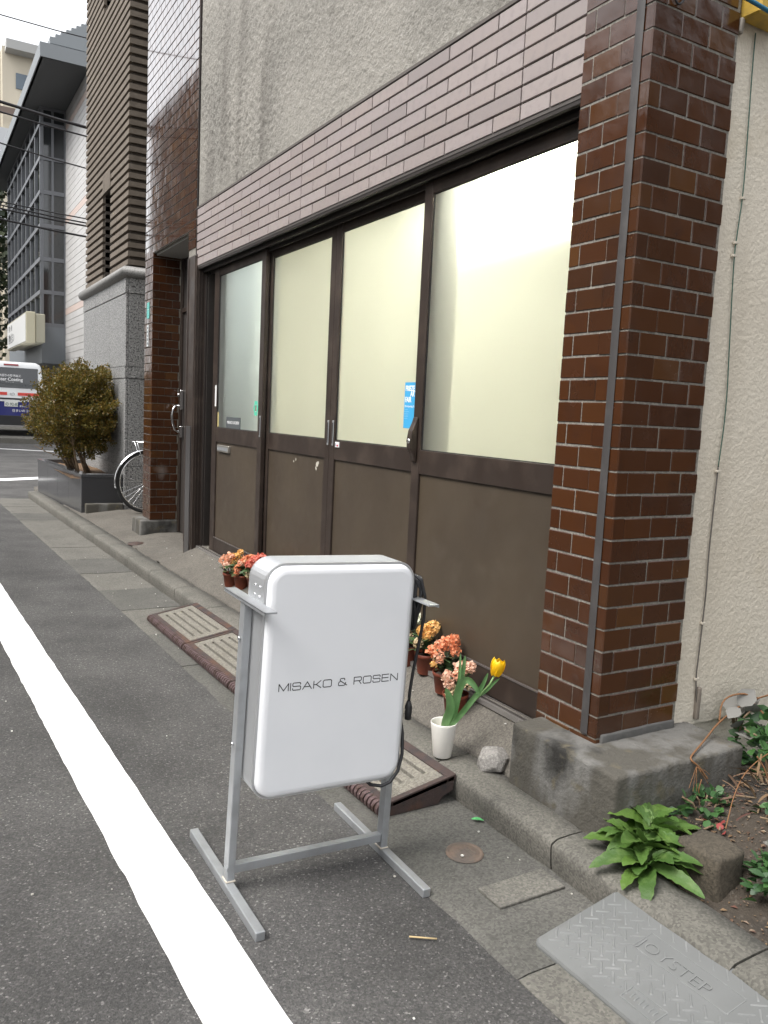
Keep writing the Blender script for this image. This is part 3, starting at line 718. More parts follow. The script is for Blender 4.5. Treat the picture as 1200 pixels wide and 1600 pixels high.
# remaining shell of the building
s=MB(); s.box(2.13,9,7.40,7.575,0,TOP); s.box(8.9,9,1.95,7.4,0,TOP); s.build('rear_wall',A_CREAM,GB)
MB().box(1.80,9.05,1.74,7.6,TOP,TOP+.2).build('roof_slab',A_PLINTH,GB,bevel=.01)
# wall fittings: yellow terminal box, cables
yb=thing('cable_box','yellow painted meter box with tangled wires high on the cream wall','box',(2.27,1.72,2.56))
MB().cbox(2.203,2.36,1.69,1.764,2.548,2.80,.006).build('case',mat('yellow_paint',(.52,.33,.045),.6,var=[((.30,.21,.05),18,6,.5,.75)]),yb)
MB().cbox(2.225,2.34,1.683,1.692,2.60,2.78,.004).build('opening',mat('box_dark',(.09,.08,.06),.7),yb)
for k in range(7):
    x0=2.23+.017*k; P=[(x0+.012*math.sin(k*2+t*4),1.676+.005*math.sin(t*5+k),2.79-t*.17) for t in frange(0,1,8)]
    MB().tube(P,.004,6).build('wire',mat('w%d'%k,[(.35,.33,.22),(.03,.03,.03),(.5,.48,.40),(.05,.16,.25),(.22,.22,.12),(.04,.04,.04),(.4,.30,.1)][k],.5),yb)
def cable(name,label,P,r,m,cat='cable',n=7,group=None):
    # smooth a polyline a little
    pts=[Vector(p) for p in P]
    for _ in range(2):
        q=[pts[0]]
        for a,b in zip(pts,pts[1:]): q+=[a.lerp(b,.25),a.lerp(b,.75)]
        q.append(pts[-1]); pts=q
    o=MB().tube(pts,r,n).build(name,m); o['label']=label; o['category']=cat
    if group: o['group']=group
    return o
BLUE=mat('blue_cable',(.02,.14,.24),.4)
cable('cable','thick blue cable passing in front of the yellow box at the upper right',[(2.00,1.735,2.70),(2.04,1.715,2.625),(2.10,1.70,2.575),(2.19,1.675,2.55),(2.30,1.66,2.527),(2.45,1.66,2.505),(2.7,1.68,2.5),(3.2,1.74,2.53)],.0065,BLUE)
cable('cable','thin black wire looping on the bricks at the top of the corner pillar',[(1.86,1.742,2.72),(1.875,1.738,2.56),(1.90,1.74,2.50),(1.93,1.74,2.515),(1.97,1.741,2.60),(2.02,1.742,2.72)],.003,A_BLACK)
wp=[(2.277,2.53),(2.278,2.42),(2.285,2.25),(2.292,2.057),(2.281,1.93),(2.276,1.858),(2.294,1.6),(2.311,1.373),(2.298,1.184),(2.294,1.02),(2.292,.884),(2.298,.76),(2.294,.643),(2.290,.52),(2.287,.465),(2.302,.38),(2.316,.315)]
cable('cable','thin green wire hanging down the cream wall',[(x,1.757,z) for x,z in wp[:9]],.0022,mat('green_wire',(.05,.10,.075),.5))
cable('cable','thin dark wire continuing down the cream wall to the plinth',[(x,1.757,z) for x,z in wp[8:]],.0026,mat('dark_wire',(.10,.09,.08),.6))
m=MB()
for (x,z) in ((2.295,2.04),(2.298,1.17),(2.297,.655),(2.292,.46),(2.276,1.86),(2.28,1.9)): m.cbox(x-.008,x+.008,1.752,1.764,z-.004,z+.004,.001)
m.build('wire_clip',mat('clip',(.55,.5,.42),.6),GB,kind='stuff')
mesh_obj('sealant_lump',rough_block(2.198,2.216,1.748,1.77,2.505,2.55,amp=.010,c=.006),mat('lump',(.30,.27,.23),.9),GB)
mesh_obj('conduit_stub',rough_block(2.302,2.318,1.750,1.766,.315,.43,amp=.003,c=.004),mat('stub',(.20,.17,.14),.8),GB)

# ================================================================== THINGS BY THE KERB
# --- kerb ramps: steel frame round slotted concrete
RL=.668
def ramp(i):
    ya=2.125+RL*i; yb=ya+RL-.008
    lab=['kerb ramp plate nearest the white tulip pot, rusty end exposed','second kerb ramp plate, half hidden under the light box sign','third kerb ramp plate from the tulip pot, left of the sign post','farthest kerb ramp plate with slotted concrete infill, left end of the row'][i]
    t=thing('kerb_ramp',lab,'kerb ramp',(kx(ya)-.15,ya,0),group='kerb ramps in the gutter')
    W=.30
    def pt(v,y,z): return (kx(y)-W+v+.004,y,z)
    def zt(v): return .046+.056*v/W
    f=MB()
    def slab(v0,v1,y0,y1,th=.02,dz=0.):
        V=[pt(v0,y0,zt(v0)-th),pt(v1,y0,zt(v1)-th),pt(v1,y1,zt(v1)-th),pt(v0,y1,zt(v0)-th),pt(v0,y0,zt(v0)+dz),pt(v1,y0,zt(v1)+dz),pt(v1,y1,zt(v1)+dz),pt(v0,y1,zt(v0)+dz)]
        return V,[(0,3,2,1),(4,5,6,7),(0,1,5,4),(1,2,6,5),(2,3,7,6),(3,0,4,7)]
    f.add(*slab(.006,.045,ya,yb)); f.add(*slab(.262,.296,ya,yb)); f.add(*slab(.045,.262,ya,ya+.022)); f.add(*slab(.045,.262,yb-.022,yb))
    # side skirts
    for y0,y1 in ((ya,ya+.006),(yb-.006,yb)):
        f.prism([(kx(y0)-W+.012,.004),(kx(y0)-W+.23,.006),(kx(y0)-W+.25,.03),(kx(y0)-W+.29,.045),(kx(y0)-W+.295,zt(.29)-.004),(kx(y0)-W+.008,zt(0)-.004)],'y',y0,y1)
    f.build('frame',A_RUST,t,bevel=.002)
    # rounded nosing with moulded grip ribs
    n=MB(); P=[(.010,.004),(-.002,.020),(-.004,.034),(.002,.044),(.012,.0475)]
    V=[];F=[]
    S=2
    for y in (ya,yb):
        V+=[pt(v,y,z) for v,z in P]
    F=[(k,k+1,len(P)+k+1,len(P)+k) for k in range(len(P)-1)]+[tuple(range(len(P)))]
    n.add(V,F,True).build('nosing',A_RUST,t)
    r=MB(); q=int(RL/.0225)
    for k in range(q):
        y0=ya+.006+k*(RL-.016)/q
        V=[pt(v,y,z) for y in (y0,y0+.014) for v,z in ((.004,.004),(-.009,.019),(-.0105,.034),(-.002,.0465),(.008,.050),(.02,.0505))]
        r.add(V,[(a,a+1,a+7,a+6) for a in range(5)]+[(0,1,2,3,4,5),(6,7,8,9,10,11)])
    r.build('grip_ribs',mat('worn_steel',(.17,.115,.115),.45,metal=.5,var=[((.09,.055,.045),30,5,.45,.65)]) if 'worn_steel' not in bpy.data.materials else bpy.data.materials['worn_steel'],t,kind='stuff')
    # concrete bars with open slots between them
    y0,y1=ya+.024,yb-.024; e=.055
    nb_=5; bw=(.260-.048-.013*(nb_-1))/nb_; v=.048
    for k in range(nb_):
        c=MB(); c.add(*slab(v,v+bw,y0,y1,.03,-.003)); c.build('concrete_bar',A_RAMPC,t,bevel=.002); v+=bw
        if k<nb_-1:
            c=MB(); c.add(*slab(v,v+.013,y0,y0+e,.03,-.0036)); c.build('slot_end',A_RAMPC,t); c=MB(); c.add(*slab(v,v+.013,y1-e,y1,.03,-.0036)); c.build('slot_end',A_RAMPC,t); v+=.013
    c=MB(); c.add(*slab(.048,.26,y0,y1,.034,-.030)); c.build('tray',A_BLACK,t)
for i in range(4): ramp(i)

# --- grey rubber step plate
RP=thing('rubber_step_plate','grey rubber kerb step with raised chequer pattern in the lower right corner','kerb ramp',(1.45,1.1,0))
MX0,MX1,MY0,MY1=1.318,1.588,.79,1.415
def mz(x): return .016+.070*(x-MX0)/(MX1-MX0)
def mq(x,y): return (x+(1.415-y)*.03 ,y+(x-MX0)*-.06)
m=MB()
out=[(MX0+.004,MY0),(MX0,MY0+.01),(MX0,MY1-.02),(MX0+.004,MY1-.008),(MX0+.014,MY1),(MX1-.012,MY1),(MX1,MY1-.01),(MX1,MY0)]
n=len(out)
V=[(*mq(x,y),.002) for x,y in out]+[(*mq(x,y),mz(x)-.006) for x,y in out]+[(*mq(lerp(x,1.45,.02),lerp(y,1.1,.012)),mz(x)) for x,y in out]
F=[(k,(k+1)%n,n+(k+1)%n,n+k) for k in range(n)]+[(n+k,n+(k+1)%n,2*n+(k+1)%n,2*n+k) for k in range(n)]+[tuple(range(2*n,3*n)),tuple(range(n))[::-1]]
m.add(V,F).build('plate',A_MAT,RP)
MATT=mat('rubber_tread',(0.1540,0.1584,0.1558),.55,var=[((0.1980,0.2024,0.1998),20,5,.45,.7)])
m=MB()
def inbox(x,y): return (1.468<x<1.545 and .985<y<1.262) or (1.342<x<1.398 and 1.062<y<1.172)
st=.0262; k=0
def raised(m,xa,ya,xb,yb,w,h=.0015,taper=.5):
    d=Vector((xb-xa,yb-ya)); L=d.length; d/=L; q=Vector((-d.y,d.x))*w/2
    a=Vector((xa,ya));b=Vector((xb,yb)); dt=d*.004
    lo=[a-q,b-q,b+q,a+q]; hi=[a-q*taper+dt,b-q*taper-dt,b+q*taper-dt,a+q*taper+dt]
    V=[(*mq(p.x,p.y),mz(p.x)-.0004) for p in lo]+[(*mq(p.x,p.y),mz(p.x)+h) for p in hi]
    m.add(V,[(4,5,6,7),(0,1,5,4),(1,2,6,5),(2,3,7,6),(3,0,4,7)])
for i in range(-30,31):
    for j in range(-30,31):
        x=1.45+(i+j)*st*.7071; y=1.1+(j-i)*st*.7071
        if not (MX0+.022<x<MX1-.016 and MY0+.02<y<MY1-.018) or inbox(x,y): continue
        L=.0185
        if (i+j)%2==0: dx,dy=.5,.5
        else: dx,dy=.5,-.5
        c=Vector((.7071,.7071)) if (i%2==0)==(j%2==0) else Vector((.7071,-.7071))
        raised(m,x-c.x*L,y-c.y*L,x+c.x*L,y+c.y*L,.0058)
m.build('tread_pattern',MATT,RP,kind='stuff')
m=MB()
for bx in ((1.476,1.537,.995,1.252),(1.350,1.390,1.070,1.164)):
    x0,x1,y0,y1=bx
    for a in ((x0,y0,x1,y0),(x0,y1,x1,y1),(x0,y0,x0,y1),(x1,y0,x1,y1)): raised(m,*a,.004,.0016)
m.build('label_border',MATT,RP)
slope=Vector((MX1-MX0,0,.070)).normalized()
text('embossed_lettering','JOYSTEP',.043,(1.490,1.240,mz(1.490)+.0002),(0.02,-1,0),slope,MATT,RP,ext=.0007,sx=1.22,offset=-.0008)
m=MB()
for k in range(3): raised(m,1.362,1.148-.026*k,1.380,1.148-.026*k,.004,.0014); raised(m,1.362,1.136-.026*k,1.378,1.136-.026*k,.004,.0014)
m.build('embossed_mark',MATT,RP,kind='stuff')

# --- light box sign on its stand
SG=thing('light_box_sign','white light box sign lettered MISAKO & ROSEN on a grey metal stand','sign',(0,0,0))
SR=Matrix.Translation((.945,1.945,.0099)) @ Matrix.Rotation(R(2.2),4,'Y')
def sbuild(mb,name,m,parent,bevel=0.,**k):
    o=mb.build(name,m,parent,bevel,**k); o.data.transform(SR); return o
def rrect(w,z0,z1,r,n=8):
    P=[]
    for (cx_,cz_,a0) in ((w-r,z1-r,0),(-w+r,z1-r,90),(-w+r,z0+r,180),(w-r,z0+r,270)):
        for k in range(n+1):
            a=R(a0+90*k/n); P.append((cx_+r*math.cos(a),cz_+r*math.sin(a)))
    return P
BW,BZ0,BZ1,BR=.2225,.275,.901,.055
Y0,Y1=-.078,.032                       # local y of the front and back rim
def ring(w,z0,z1,r,y): return [(x,y,z) for x,z in rrect(w,z0,z1,r)]
def loft(mb,rings,cap0=False,cap1=False,smooth=True):
    n=len(rings[0]); V=[p for r_ in rings for p in r_]
    F=[(i*n+k,i*n+(k+1)%n,(i+1)*n+(k+1)%n,(i+1)*n+k) for i in range(len(rings)-1) for k in range(n)]
    mb.add(V,F,smooth)
    if cap0: mb.add(rings[0],[tuple(range(n))])
    if cap1: mb.add(rings[-1],[tuple(range(n))[::-1]])
    return mb
b=MB(); prof=[(-.005,Y0),(0,Y0),(0,Y0+.010),(-.0015,Y0+.0105)]
yy=Y0+.014
while yy<Y1-.014:
    prof+=[(-.0015,yy),(0,yy+.001),(0,yy+.0035),(-.0015,yy+.0045)]; yy+=.0062
prof+=[(-.0015,Y1-.0105),(0,Y1-.010),(0,Y1),(-.005,Y1)]
loft(b,[ring(BW+d,BZ0-d,BZ1+d,BR+d,y) for d,y in prof],smooth=False); sbuild(b,'case',A_ALU,SG)
f=MB()
fp=[(-.006,Y0+.002),(-.008,Y0-.006),(-.012,Y0-.0125),(-.018,Y0-.0155),(-.026,Y0-.0165)]
loft(f,[ring(BW+d,BZ0-d,BZ1+d,max(.012,BR+d),y) for d,y in fp],cap1=True); sbuild(f,'face_panel',A_ACRYL,SG)
f=MB(); loft(f,[ring(BW+d,BZ0-d,BZ1+d,max(.012,BR+d),-y-.046) for d,y in fp],cap1=True); sbuild(f,'back_panel',A_ACRYL,SG)
GL={'M':(1.3,[[(0,0),(0,1),(.65,.04),(1.3,1),(1.3,0)]]),'I':(.0,[[(0,0),(0,1)]]),'S':(1.1,[[(1.08,.76),(1.08,.90),(.98,1),(.10,1),(0,.90),(0,.62),(.10,.52),(1.0,.52),(1.1,.42),(1.1,.10),(1.0,0),(.10,0),(0,.10),(0,.24)]]),
'A':(1.25,[[(0,0),(.62,1),(1.25,0)],[(.22,.34),(1.03,.34)]]),'K':(1.05,[[(0,0),(0,1)],[(1.0,1),(.34,.5),(0,.5)],[(.34,.5),(1.05,0)]]),
'O':(1.2,[[(.14,0),(1.06,0),(1.2,.14),(1.2,.86),(1.06,1),(.14,1),(0,.86),(0,.14),(.14,0)]]),'R':(1.1,[[(0,0),(0,1),(.96,1),(1.1,.88),(1.1,.58),(.96,.46),(0,.46)],[(.72,.46),(1.1,0)]]),
'E':(1.05,[[(1.05,1),(0,1),(0,0),(1.05,0)],[(0,.52),(.98,.52)]]),'N':(1.1,[[(0,0),(0,1),(1.1,0),(1.1,1)]]),
'&':(1.25,[[(1.25,0),(.22,.70),(.22,.90),(.32,1),(.78,1),(.88,.90),(.88,.76)],[(.30,.64),(.10,.50),(0,.38),(0,.10),(.12,0),(.84,0),(1.0,.10),(1.06,.40)]]),' ':(.45,[])}
tx=-.172; US=.0203; UZ=.0192; sw_=.0024; nl=0
for ch in 'MISAKO & ROSEN':
    wdt,strokes=GL[ch]; lm=MB()
    for st_ in strokes:
        for (a,b) in zip(st_,st_[1:]):
            A=Vector((tx+a[0]*US,.570+a[1]*UZ)); B=Vector((tx+b[0]*US,.570+b[1]*UZ)); d=(B-A).normalized(); q=Vector((-d.y,d.x))*sw_/2; A2=A-d*sw_*.35; B2=B+d*sw_*.35
            nl+=1; yk=Y0-.0168-.00002*(nl%5)
            lm.add([(A2.x-q.x,yk,A2.y-q.y),(B2.x-q.x,yk,B2.y-q.y),(B2.x+q.x,yk,B2.y+q.y),(A2.x+q.x,yk,A2.y+q.y)],[(0,1,2,3)])
    if strokes: sbuild(lm,'letter',A_INK,SG)
    tx+=(wdt+.30)*US
for s in (-1,1):
    x=s*.2375
    b=MB(); b.box(x-.0110,x+.0110,-.016,.016,.024,.792); sbuild(b,'upright',A_STEEL,SG,.002)
    b=MB(); b.cbox(x-.0125+.004*s,x+.0125+.004*s,-.245,.30,.0,.025,.002); sbuild(b,'foot',A_STEEL,SG)
    b=MB(); b.box(x-.017,x+.017,-.165,.130,.792,.797); b.box(x-.017 if s<0 else x+.013,x-.013 if s<0 else x+.017,-.165,.13,.788,.797); sbuild(b,'top_bar',A_STEEL,SG,.001)
    for z_ in (.69,.405):
        b=MB(); b.tube([(x+s*.0125,0,z_),(x+s*.0175,0,z_)],.0055,10); sbuild(b,'bolt',A_CHROME,SG)
b=MB(); b.box(-.2265,.2265,-.011,.011,.046,.070); sbuild(b,'crossbar',A_STEEL,SG,.0015)
b=MB(); b.cbox(-.252,-.244,-.016,.004,.055,.068,.002); sbuild(b,'end_bolt',A_STEEL,SG)
for (yy,zz) in ((-.050,.790+.045),(-.018,.790+.045),(-.050,.790+.020),(-.018,.79+.020)):
    b=MB(); b.tube([(-BW+.002,yy,zz),(-BW-.003,yy,zz)],.0036,8); sbuild(b,'rivet',A_CHROME,SG)
for s in (-1,1):
    b=MB(); b.cbox(s*.2375-.014,s*.2375+.014,-.018,.018,.0245,.030,.002); sbuild(b,'weld_bead',mat('weld%d'%s,(.55,.5,.42),.6),SG)
# power cord: coil, hanging end with plug, lower loop
CB=MB()
P=[]
for k in range(0,6*24+1):
    a=2*math.pi*k/24; P.append((.243+.011*math.sin(k*.37)+.006*math.cos(k*.11),-.042+.030*math.cos(a)+.004*math.sin(k*.2),.775+.072*math.sin(a)+.006*math.sin(k*.13)))
CB.tube(P,.0044,6)
CB.tube([(.228,-.070,.862),(.247,-.078,.845),(.262,-.080,.80),(.266,-.078,.74),(.260,-.072,.66),(.250,-.07,.58),(.246,-.068,.52),(.246,-.068,.49)],.0046,7)
CB.tube([(.215,-.02,.86),(.236,-.055,.852),(.252,-.07,.82),(.256,-.07,.77)],.0046,7)
sbuild(CB,'power_cord',A_BLACK,SG)
b=MB(); b.tube([(.246,-.068,.495),(.246,-.068,.478),(.247,-.068,.462),(.247,-.068,.440)],[.0055,.011,.0105,.009],8); sbuild(b,'plug',A_BLACK,SG)
b=MB(); b.tube([(.222,-.03,.50),(.229,-.052,.45),(.232,-.07,.40),(.229,-.082,.345),(.214,-.090,.300),(.190,-.092,.272),(.165,-.088,.262),(.14,-.07,.262),(.125,-.03,.275)],.0050,8); sbuild(b,'cord_loop',A_BLACK,SG)

# --- tulip in white pot
RTV=Vector((.863,-.505,0)); FWV=Vector((.505,.863,0))
TP=thing('tulip_pot','white tapered pot holding one yellow tulip at the kerb','potted plant',(1.615,2.268,.101))
tc=(1.615,2.268,.1015)
MB().lathe([(.0305,0),(.033,.003),(.0465,.119),(.0475,.126),(.0462,.128),(.044,.124),(.038,.085)],tc,32).build('pot',A_CERAM,TP)
MB().lathe([(.0,.004),(.03,.002),(.0405,-.002)],(tc[0],tc[1],tc[2]+.098),18,capb=False).build('growing_medium',mat('perlite',(.5,.47,.38),.9,var=[((.3,.26,.18),90,3,.45,.6)],bump=[(150,.8,'n')]),TP)
def tq(u,v,w=0.): return Vector(tc)+RTV*((u-525)*.000400)+Vector((0,0,.098+(935-v)*.000455))+FWV*w
def strap(P,W,parent,curl=.28):
    """long leaf through control points with a folded midrib"""
    pts=[Vector(p) for p in P]
    for _ in range(2):
        q=[pts[0]]
        for a,b in zip(pts,pts[1:]): q+=[a.lerp(b,.25),a.lerp(b,.75)]
        q.append(pts[-1]); pts=q
    V=[];F=[]; n=len(pts); m=MB()
    for i,p in enumerate(pts):
        t=i/(n-1); tg=(pts[min(i+1,n-1)]-pts[max(i-1,0)]).normalized()
        side=tg.cross(FWV); side=side.normalized() if side.length>.05 else RTV
        nr=side.cross(tg); wd=W*.5*max(.02,(math.sin(math.pi*min(1,(t*.88+.12)))**.7))
        V+=[p-side*wd-nr*wd*curl,p-side*wd*.5-nr*wd*curl*.3,p,p+side*wd*.5-nr*wd*curl*.3,p+side*wd-nr*wd*curl]
        if i: F+=[(5*i-5+k,5*i-4+k,5*i+1+k,5*i+k) for k in range(4)]
    return m.add(V,F,True).build('leaf',A_TULL,parent)
strap([tq(528,940),tq(540,860,.0),tq(575,760,-.01),tq(560,660,-.015),tq(517,585,-.02)],.032,TP)
strap([tq(590,940,.01),tq(612,800,.01),tq(625,680,.008),tq(648,560,.0),tq(700,505,-.012),tq(770,550,-.02),tq(822,632,-.022)],.029,TP)
strap([tq(600,920,.015),tq(630,700,.02),tq(645,520,.02),tq(640,325,.02)],.013,TP)
strap([tq(610,920,.02),tq(650,680,.03),tq(675,480,.03),tq(686,350,.03)],.018,TP)
strap([tq(560,930,-.005),tq(640,830,-.01),tq(740,700,-.014),tq(830,580,-.016),tq(882,448,-.018)],.021,TP)
strap([tq(835,635,-.01),tq(890,585,-.012),tq(940,530,-.012),tq(988,490,-.014)],.011,TP)
MB().tube([tq(595,940),tq(612,855),tq(720,745,-.004),tq(840,625,-.008),tq(905,550,-.008),tq(948,468,-.008)],[.005,.0048,.0044,.004,.0036,.0034],8).build('stem',mat('tulip_stem',(.20,.33,.12),.5),TP)
fc=tq(948,470,-.008); ax=(tq(985,330,-.008)-fc).normalized(); s1=ax.orthogonal().normalized(); s2=ax.cross(s1)
for k in range(6):
    a=math.pi*k/3+.2; dd=s1*math.cos(a)+s2*math.sin(a); tt=ax.cross(dd); inner=.0 if k%2 else -.003
    V=[];F=[]; NS=8; NW=4
    for i in range(NS+1):
        t=i/NS; rr=(.0235*math.sin(math.pi*(t*.62+.05))**.8+.003+inner)*(1 if t<.8 else 1-.45*(t-.8)); hh=.060*t
        wd=.0205*max(.03,math.sin(math.pi*min(1,t*.80+.16))**.65)*(1 if i<NS else .12)
        for j in range(NW+1):
            s=(j/NW-.5)*2; V.append(fc+ax*(hh-.003*abs(s)+.0012*math.sin(5*s+k))+dd*(rr-.009*s*s*math.sin(math.pi*t*.9+.1))+tt*wd*s)
    for i in range(NS):
        for j in range(NW): q=i*(NW+1)+j; F.append((q,q+1,q+NW+2,q+NW+1))
    MB().add(V,F,True).build('petal',A_TULF,TP)

# --- small terracotta pots with double blossoms
def blossom_mat(n,c,c2): return mat(n,c,.6,rnd=[c,c2,tuple(min(1,x*1.15) for x in c)],island=True)
F_PEACH=blossom_mat('bloom_peach',(.80,.42,.27),(.84,.54,.38)); F_YEL=blossom_mat('bloom_yellow',(.80,.54,.18),(.80,.46,.18)); F_ORANGE=blossom_mat('bloom_orange',(.78,.29,.14),(.82,.40,.22))
F_RED=blossom_mat('bloom_red',(.72,.19,.14),(.78,.30,.22)); F_WHITE=blossom_mat('bloom_white',(.75,.76,.62),(.70,.72,.52)); F_PALE=blossom_mat('bloom_pale',(.82,.58,.45),(.80,.50,.36))
for m_ in (F_PEACH,F_YEL,F_ORANGE,F_RED,F_WHITE,F_PALE): leafy(m_,.35)
F_DRY=mat('dry_petal',(.42,.32,.18),.8,rnd=[(.42,.32,.18),(.52,.42,.26),(.30,.21,.11)],island=True)
A_BEG=mat('begonia_leaf',(.045,.085,.03),.4,rnd=[(.03,.065,.022),(.06,.11,.04),(.045,.08,.035),(.08,.075,.03)],island=True)
def bloom(c,r,m,parent,upw=(0,0,1)):
    mb=MB(); U=Vector(upw).normalized()
    q=U.orthogonal().normalized(); w_=U.cross(q)
    for k in range(64):
        th=math.acos(1-1.35*((k+.5)/64)); ph=k*2.4+random.uniform(-.4,.4)
        d=(U*math.cos(th)+(q*math.cos(ph)+w_*math.sin(ph))*math.sin(th)).normalized()
        p=Vector(c)+d*r*random.uniform(.55,.9); tg=(d-U*d.dot(U)); t1=tg.normalized() if tg.length>.1 else d.orthogonal().normalized()
        t1=Matrix.Rotation(random.uniform(-3,3),3,d)@t1; d=(d+Vector((random.uniform(-.5,.5),random.uniform(-.5,.5),random.uniform(-.5,.5)))).normalized(); t1=(t1-d*t1.dot(d)).normalized(); t2=d.cross(t1)
        s=r*random.uniform(.34,.5); cu=random.uniform(.25,.7)*s
        ctr=p+t1*s*.45; V=[ctr-d*cu*.15]
        for a in range(7):
            an=2*math.pi*a/7; ra=s*(.62+.10*math.cos(3*an+k)); V.append(ctr+t1*ra*math.cos(an)+t2*ra*.95*math.sin(an)+d*cu*(.25+.55*max(0,math.cos(an))+.18*math.sin(2*an+k)))
        mb.add(V,[(0,1+a,1+(a+1)%7) for a in range(7)],True)
    return mb.build('bloom',m,parent)
def potted(label,x,y,blooms,group,leafR=.085,pr=.05,ph=.088,nleaf=26,tall=.10):
    z=az(x,y)-.003
    t=thing('flower_pot',label,'potted plant',(x,y,z),group=group)
    MB().lathe([(pr*.70,0),(pr*.72,.002),(pr*.93,ph-.016),(pr*1.0,ph-.015),(pr*1.03,ph),(pr*.98,ph+.0005),(pr*.93,ph-.010)],(x,y,z),24).build('pot',A_TERRA,t)
    MB().lathe([(0,.003),(pr*.6,.001),(pr*.95,-.003)],(x,y,z+ph-.012),16,capb=False).build('soil',A_SOIL,t)
    mb=MB()
    for k in range(nleaf):
        a=random.uniform(0,6.283); e=random.uniform(.0,1.0); rr=random.uniform(.005,.035)
        base=Vector((x+rr*math.cos(a),y+rr*math.sin(a),z+ph+random.uniform(.0,.05)))
        d=Vector((math.cos(a)*(1-.4*e),math.sin(a)*(1-.4*e),.25+e*.9))
        mb.leaf(base,d,random.uniform(.045,leafR),random.uniform(.028,.045),random.uniform(.4,1.3),fold=random.uniform(.0,.4),seg=3,wav=.06,twist=random.uniform(-.5,.5))
    mb.build('foliage',A_BEG,t,kind='stuff')
    st=MB()
    for (u,w_,h,r,m) in blooms:
        c=Vector((x,y,z+ph))+RTV*u+FWV*w_+Vector((0,0,h))
        st.tube([(x+RTV.x*u*.2,y+RTV.y*u*.2,z+ph-.01),tuple(Vector((x,y,z+ph))+RTV*u*.6+FWV*w_*.6+Vector((0,0,h*.6))),tuple(c)],.0025,5)
        bloom(c,r,m,t,Vector(RTV*u*3+FWV*(w_*3-.25)+Vector((0,0,.5))))
    st.build('stems',A_BEG,t)
    return t
gl,gr='flower pots at the left end of the doors','flower pots behind the tulip'
potted('leftmost terracotta pot with peach and yellow double blossoms by the doors',1.745,4.90,[(-.035,-.02,.085,.034,F_PEACH),(.0,-.02,.10,.034,F_PEACH),(-.02,-.04,.06,.028,F_PALE),(.035,0,.105,.032,F_YEL),(.055,.02,.13,.022,F_YEL),(.02,-.03,.07,.026,F_YEL),(.03,-.05,.02,.018,F_DRY)],gl)
potted('terracotta pot with orange and coral blossoms, middle of the left three',1.768,4.765,[(-.02,-.03,.045,.024,F_ORANGE),(-.025,-.04,.015,.018,F_ORANGE),(.03,0,.095,.032,F_ORANGE),(.06,.01,.105,.028,F_ORANGE),(0,.0,.075,.026,F_PEACH),(.04,-.04,.02,.018,F_DRY)],gl)
potted('terracotta pot with red blossoms half hidden behind the sign',1.80,4.62,[(.0,-.02,.10,.034,F_RED),(.04,.0,.12,.034,F_RED),(-.03,-.03,.08,.026,F_RED),(.05,-.03,.07,.028,F_ORANGE),(-.03,-.05,.02,.02,F_DRY)],gl)
potted('terracotta pot with white blossoms, just visible beside the sign edge',1.86,2.93,[(-.01,-.02,.10,.036,F_WHITE),(.02,0,.125,.034,F_WHITE),(-.03,0,.12,.03,F_WHITE),(.0,-.04,.055,.022,F_DRY),(-.02,-.05,.02,.022,F_DRY)],gr)
potted('terracotta pot with small yellow blossoms behind the hanging cord',1.872,2.785,[(-.02,-.02,.10,.028,F_YEL),(.02,-.01,.115,.032,F_YEL),(.0,-.03,.085,.026,F_YEL),(.075,.02,.12,.02,F_DRY),(.10,.02,.11,.016,F_DRY),(-.04,-.04,.05,.022,F_DRY)],gr)
potted('terracotta pot with bright orange blossoms between the cord and the tulip',1.842,2.60,[(-.05,-.01,.085,.028,F_ORANGE),(-.03,-.03,.065,.026,F_PEACH),(.0,0,.115,.030,F_ORANGE),(.025,.0,.125,.030,F_ORANGE),(-.02,.01,.105,.026,F_PEACH),(.035,-.02,.09,.022,F_ORANGE),(-.05,-.04,.04,.014,F_YEL)],gr)
potted('terracotta pot with pale peach blossoms right behind the tulip leaves',1.795,2.455,[(-.035,-.03,.07,.026,F_PALE),(-.03,-.04,.045,.022,F_PALE),(.015,-.01,.10,.030,F_PALE),(.045,-.01,.105,.026,F_PALE),(.0,-.03,.08,.02,F_PEACH),(-.01,-.05,.025,.02,F_DRY),(.03,-.04,.05,.024,F_DRY),(-.03,-.05,.005,.016,F_DRY)],gr,leafR=.07,nleaf=16)

# --- lump of broken concrete beside the plinth
b=bmesh.new(); rs=random.Random(11)
for (px,py,pz) in ((-1,-.2,-.9),(-.9,.3,.1),(-.75,-.35,.45),(-.3,.7,.75),(.35,-.75,.35),(.2,.1,.95),(.95,.2,.65),(1.,-.1,-.2),(.8,-.5,-.9),(-.2,-.95,-.6),(-.55,-.8,-.1),(.6,.8,.3),(.3,.9,-.9),(-.7,.7,-.9),(.75,-.55,.2),(-.1,-.5,.72)):
    b.verts.new((1.724+px*.058,2.112+py*.062,.135+pz*.040))
bmesh.ops.convex_hull(b,input=list(b.verts))
bmesh.ops.bevel(b,geom=list(b.edges),offset=.003,segments=1,affect='EDGES')
bmesh.ops.triangulate(b,faces=list(b.faces)); bmesh.ops.subdivide_edges(b,edges=[e for e in b.edges if e.calc_length()>.012],cuts=2,use_grid_fill=True)
for v in b.verts: v.co+=Vector((nz(v.co.x*60,v.co.y*60,v.co.z*60),nz(v.co.y*60,v.co.z*60,v.co.x*60+5),nz(v.co.z*60,v.co.x*60,v.co.y*60+9)))*.0022
me=bpy.data.meshes.new('rubble'); b.to_mesh(me); b.free()
for p in me.polygons: p.use_smooth=False
o=mesh_obj('concrete_lump',me,A_RUBBLE); o['label']='angular lump of broken concrete between tulip pot and plinth'; o['category']='rubble'

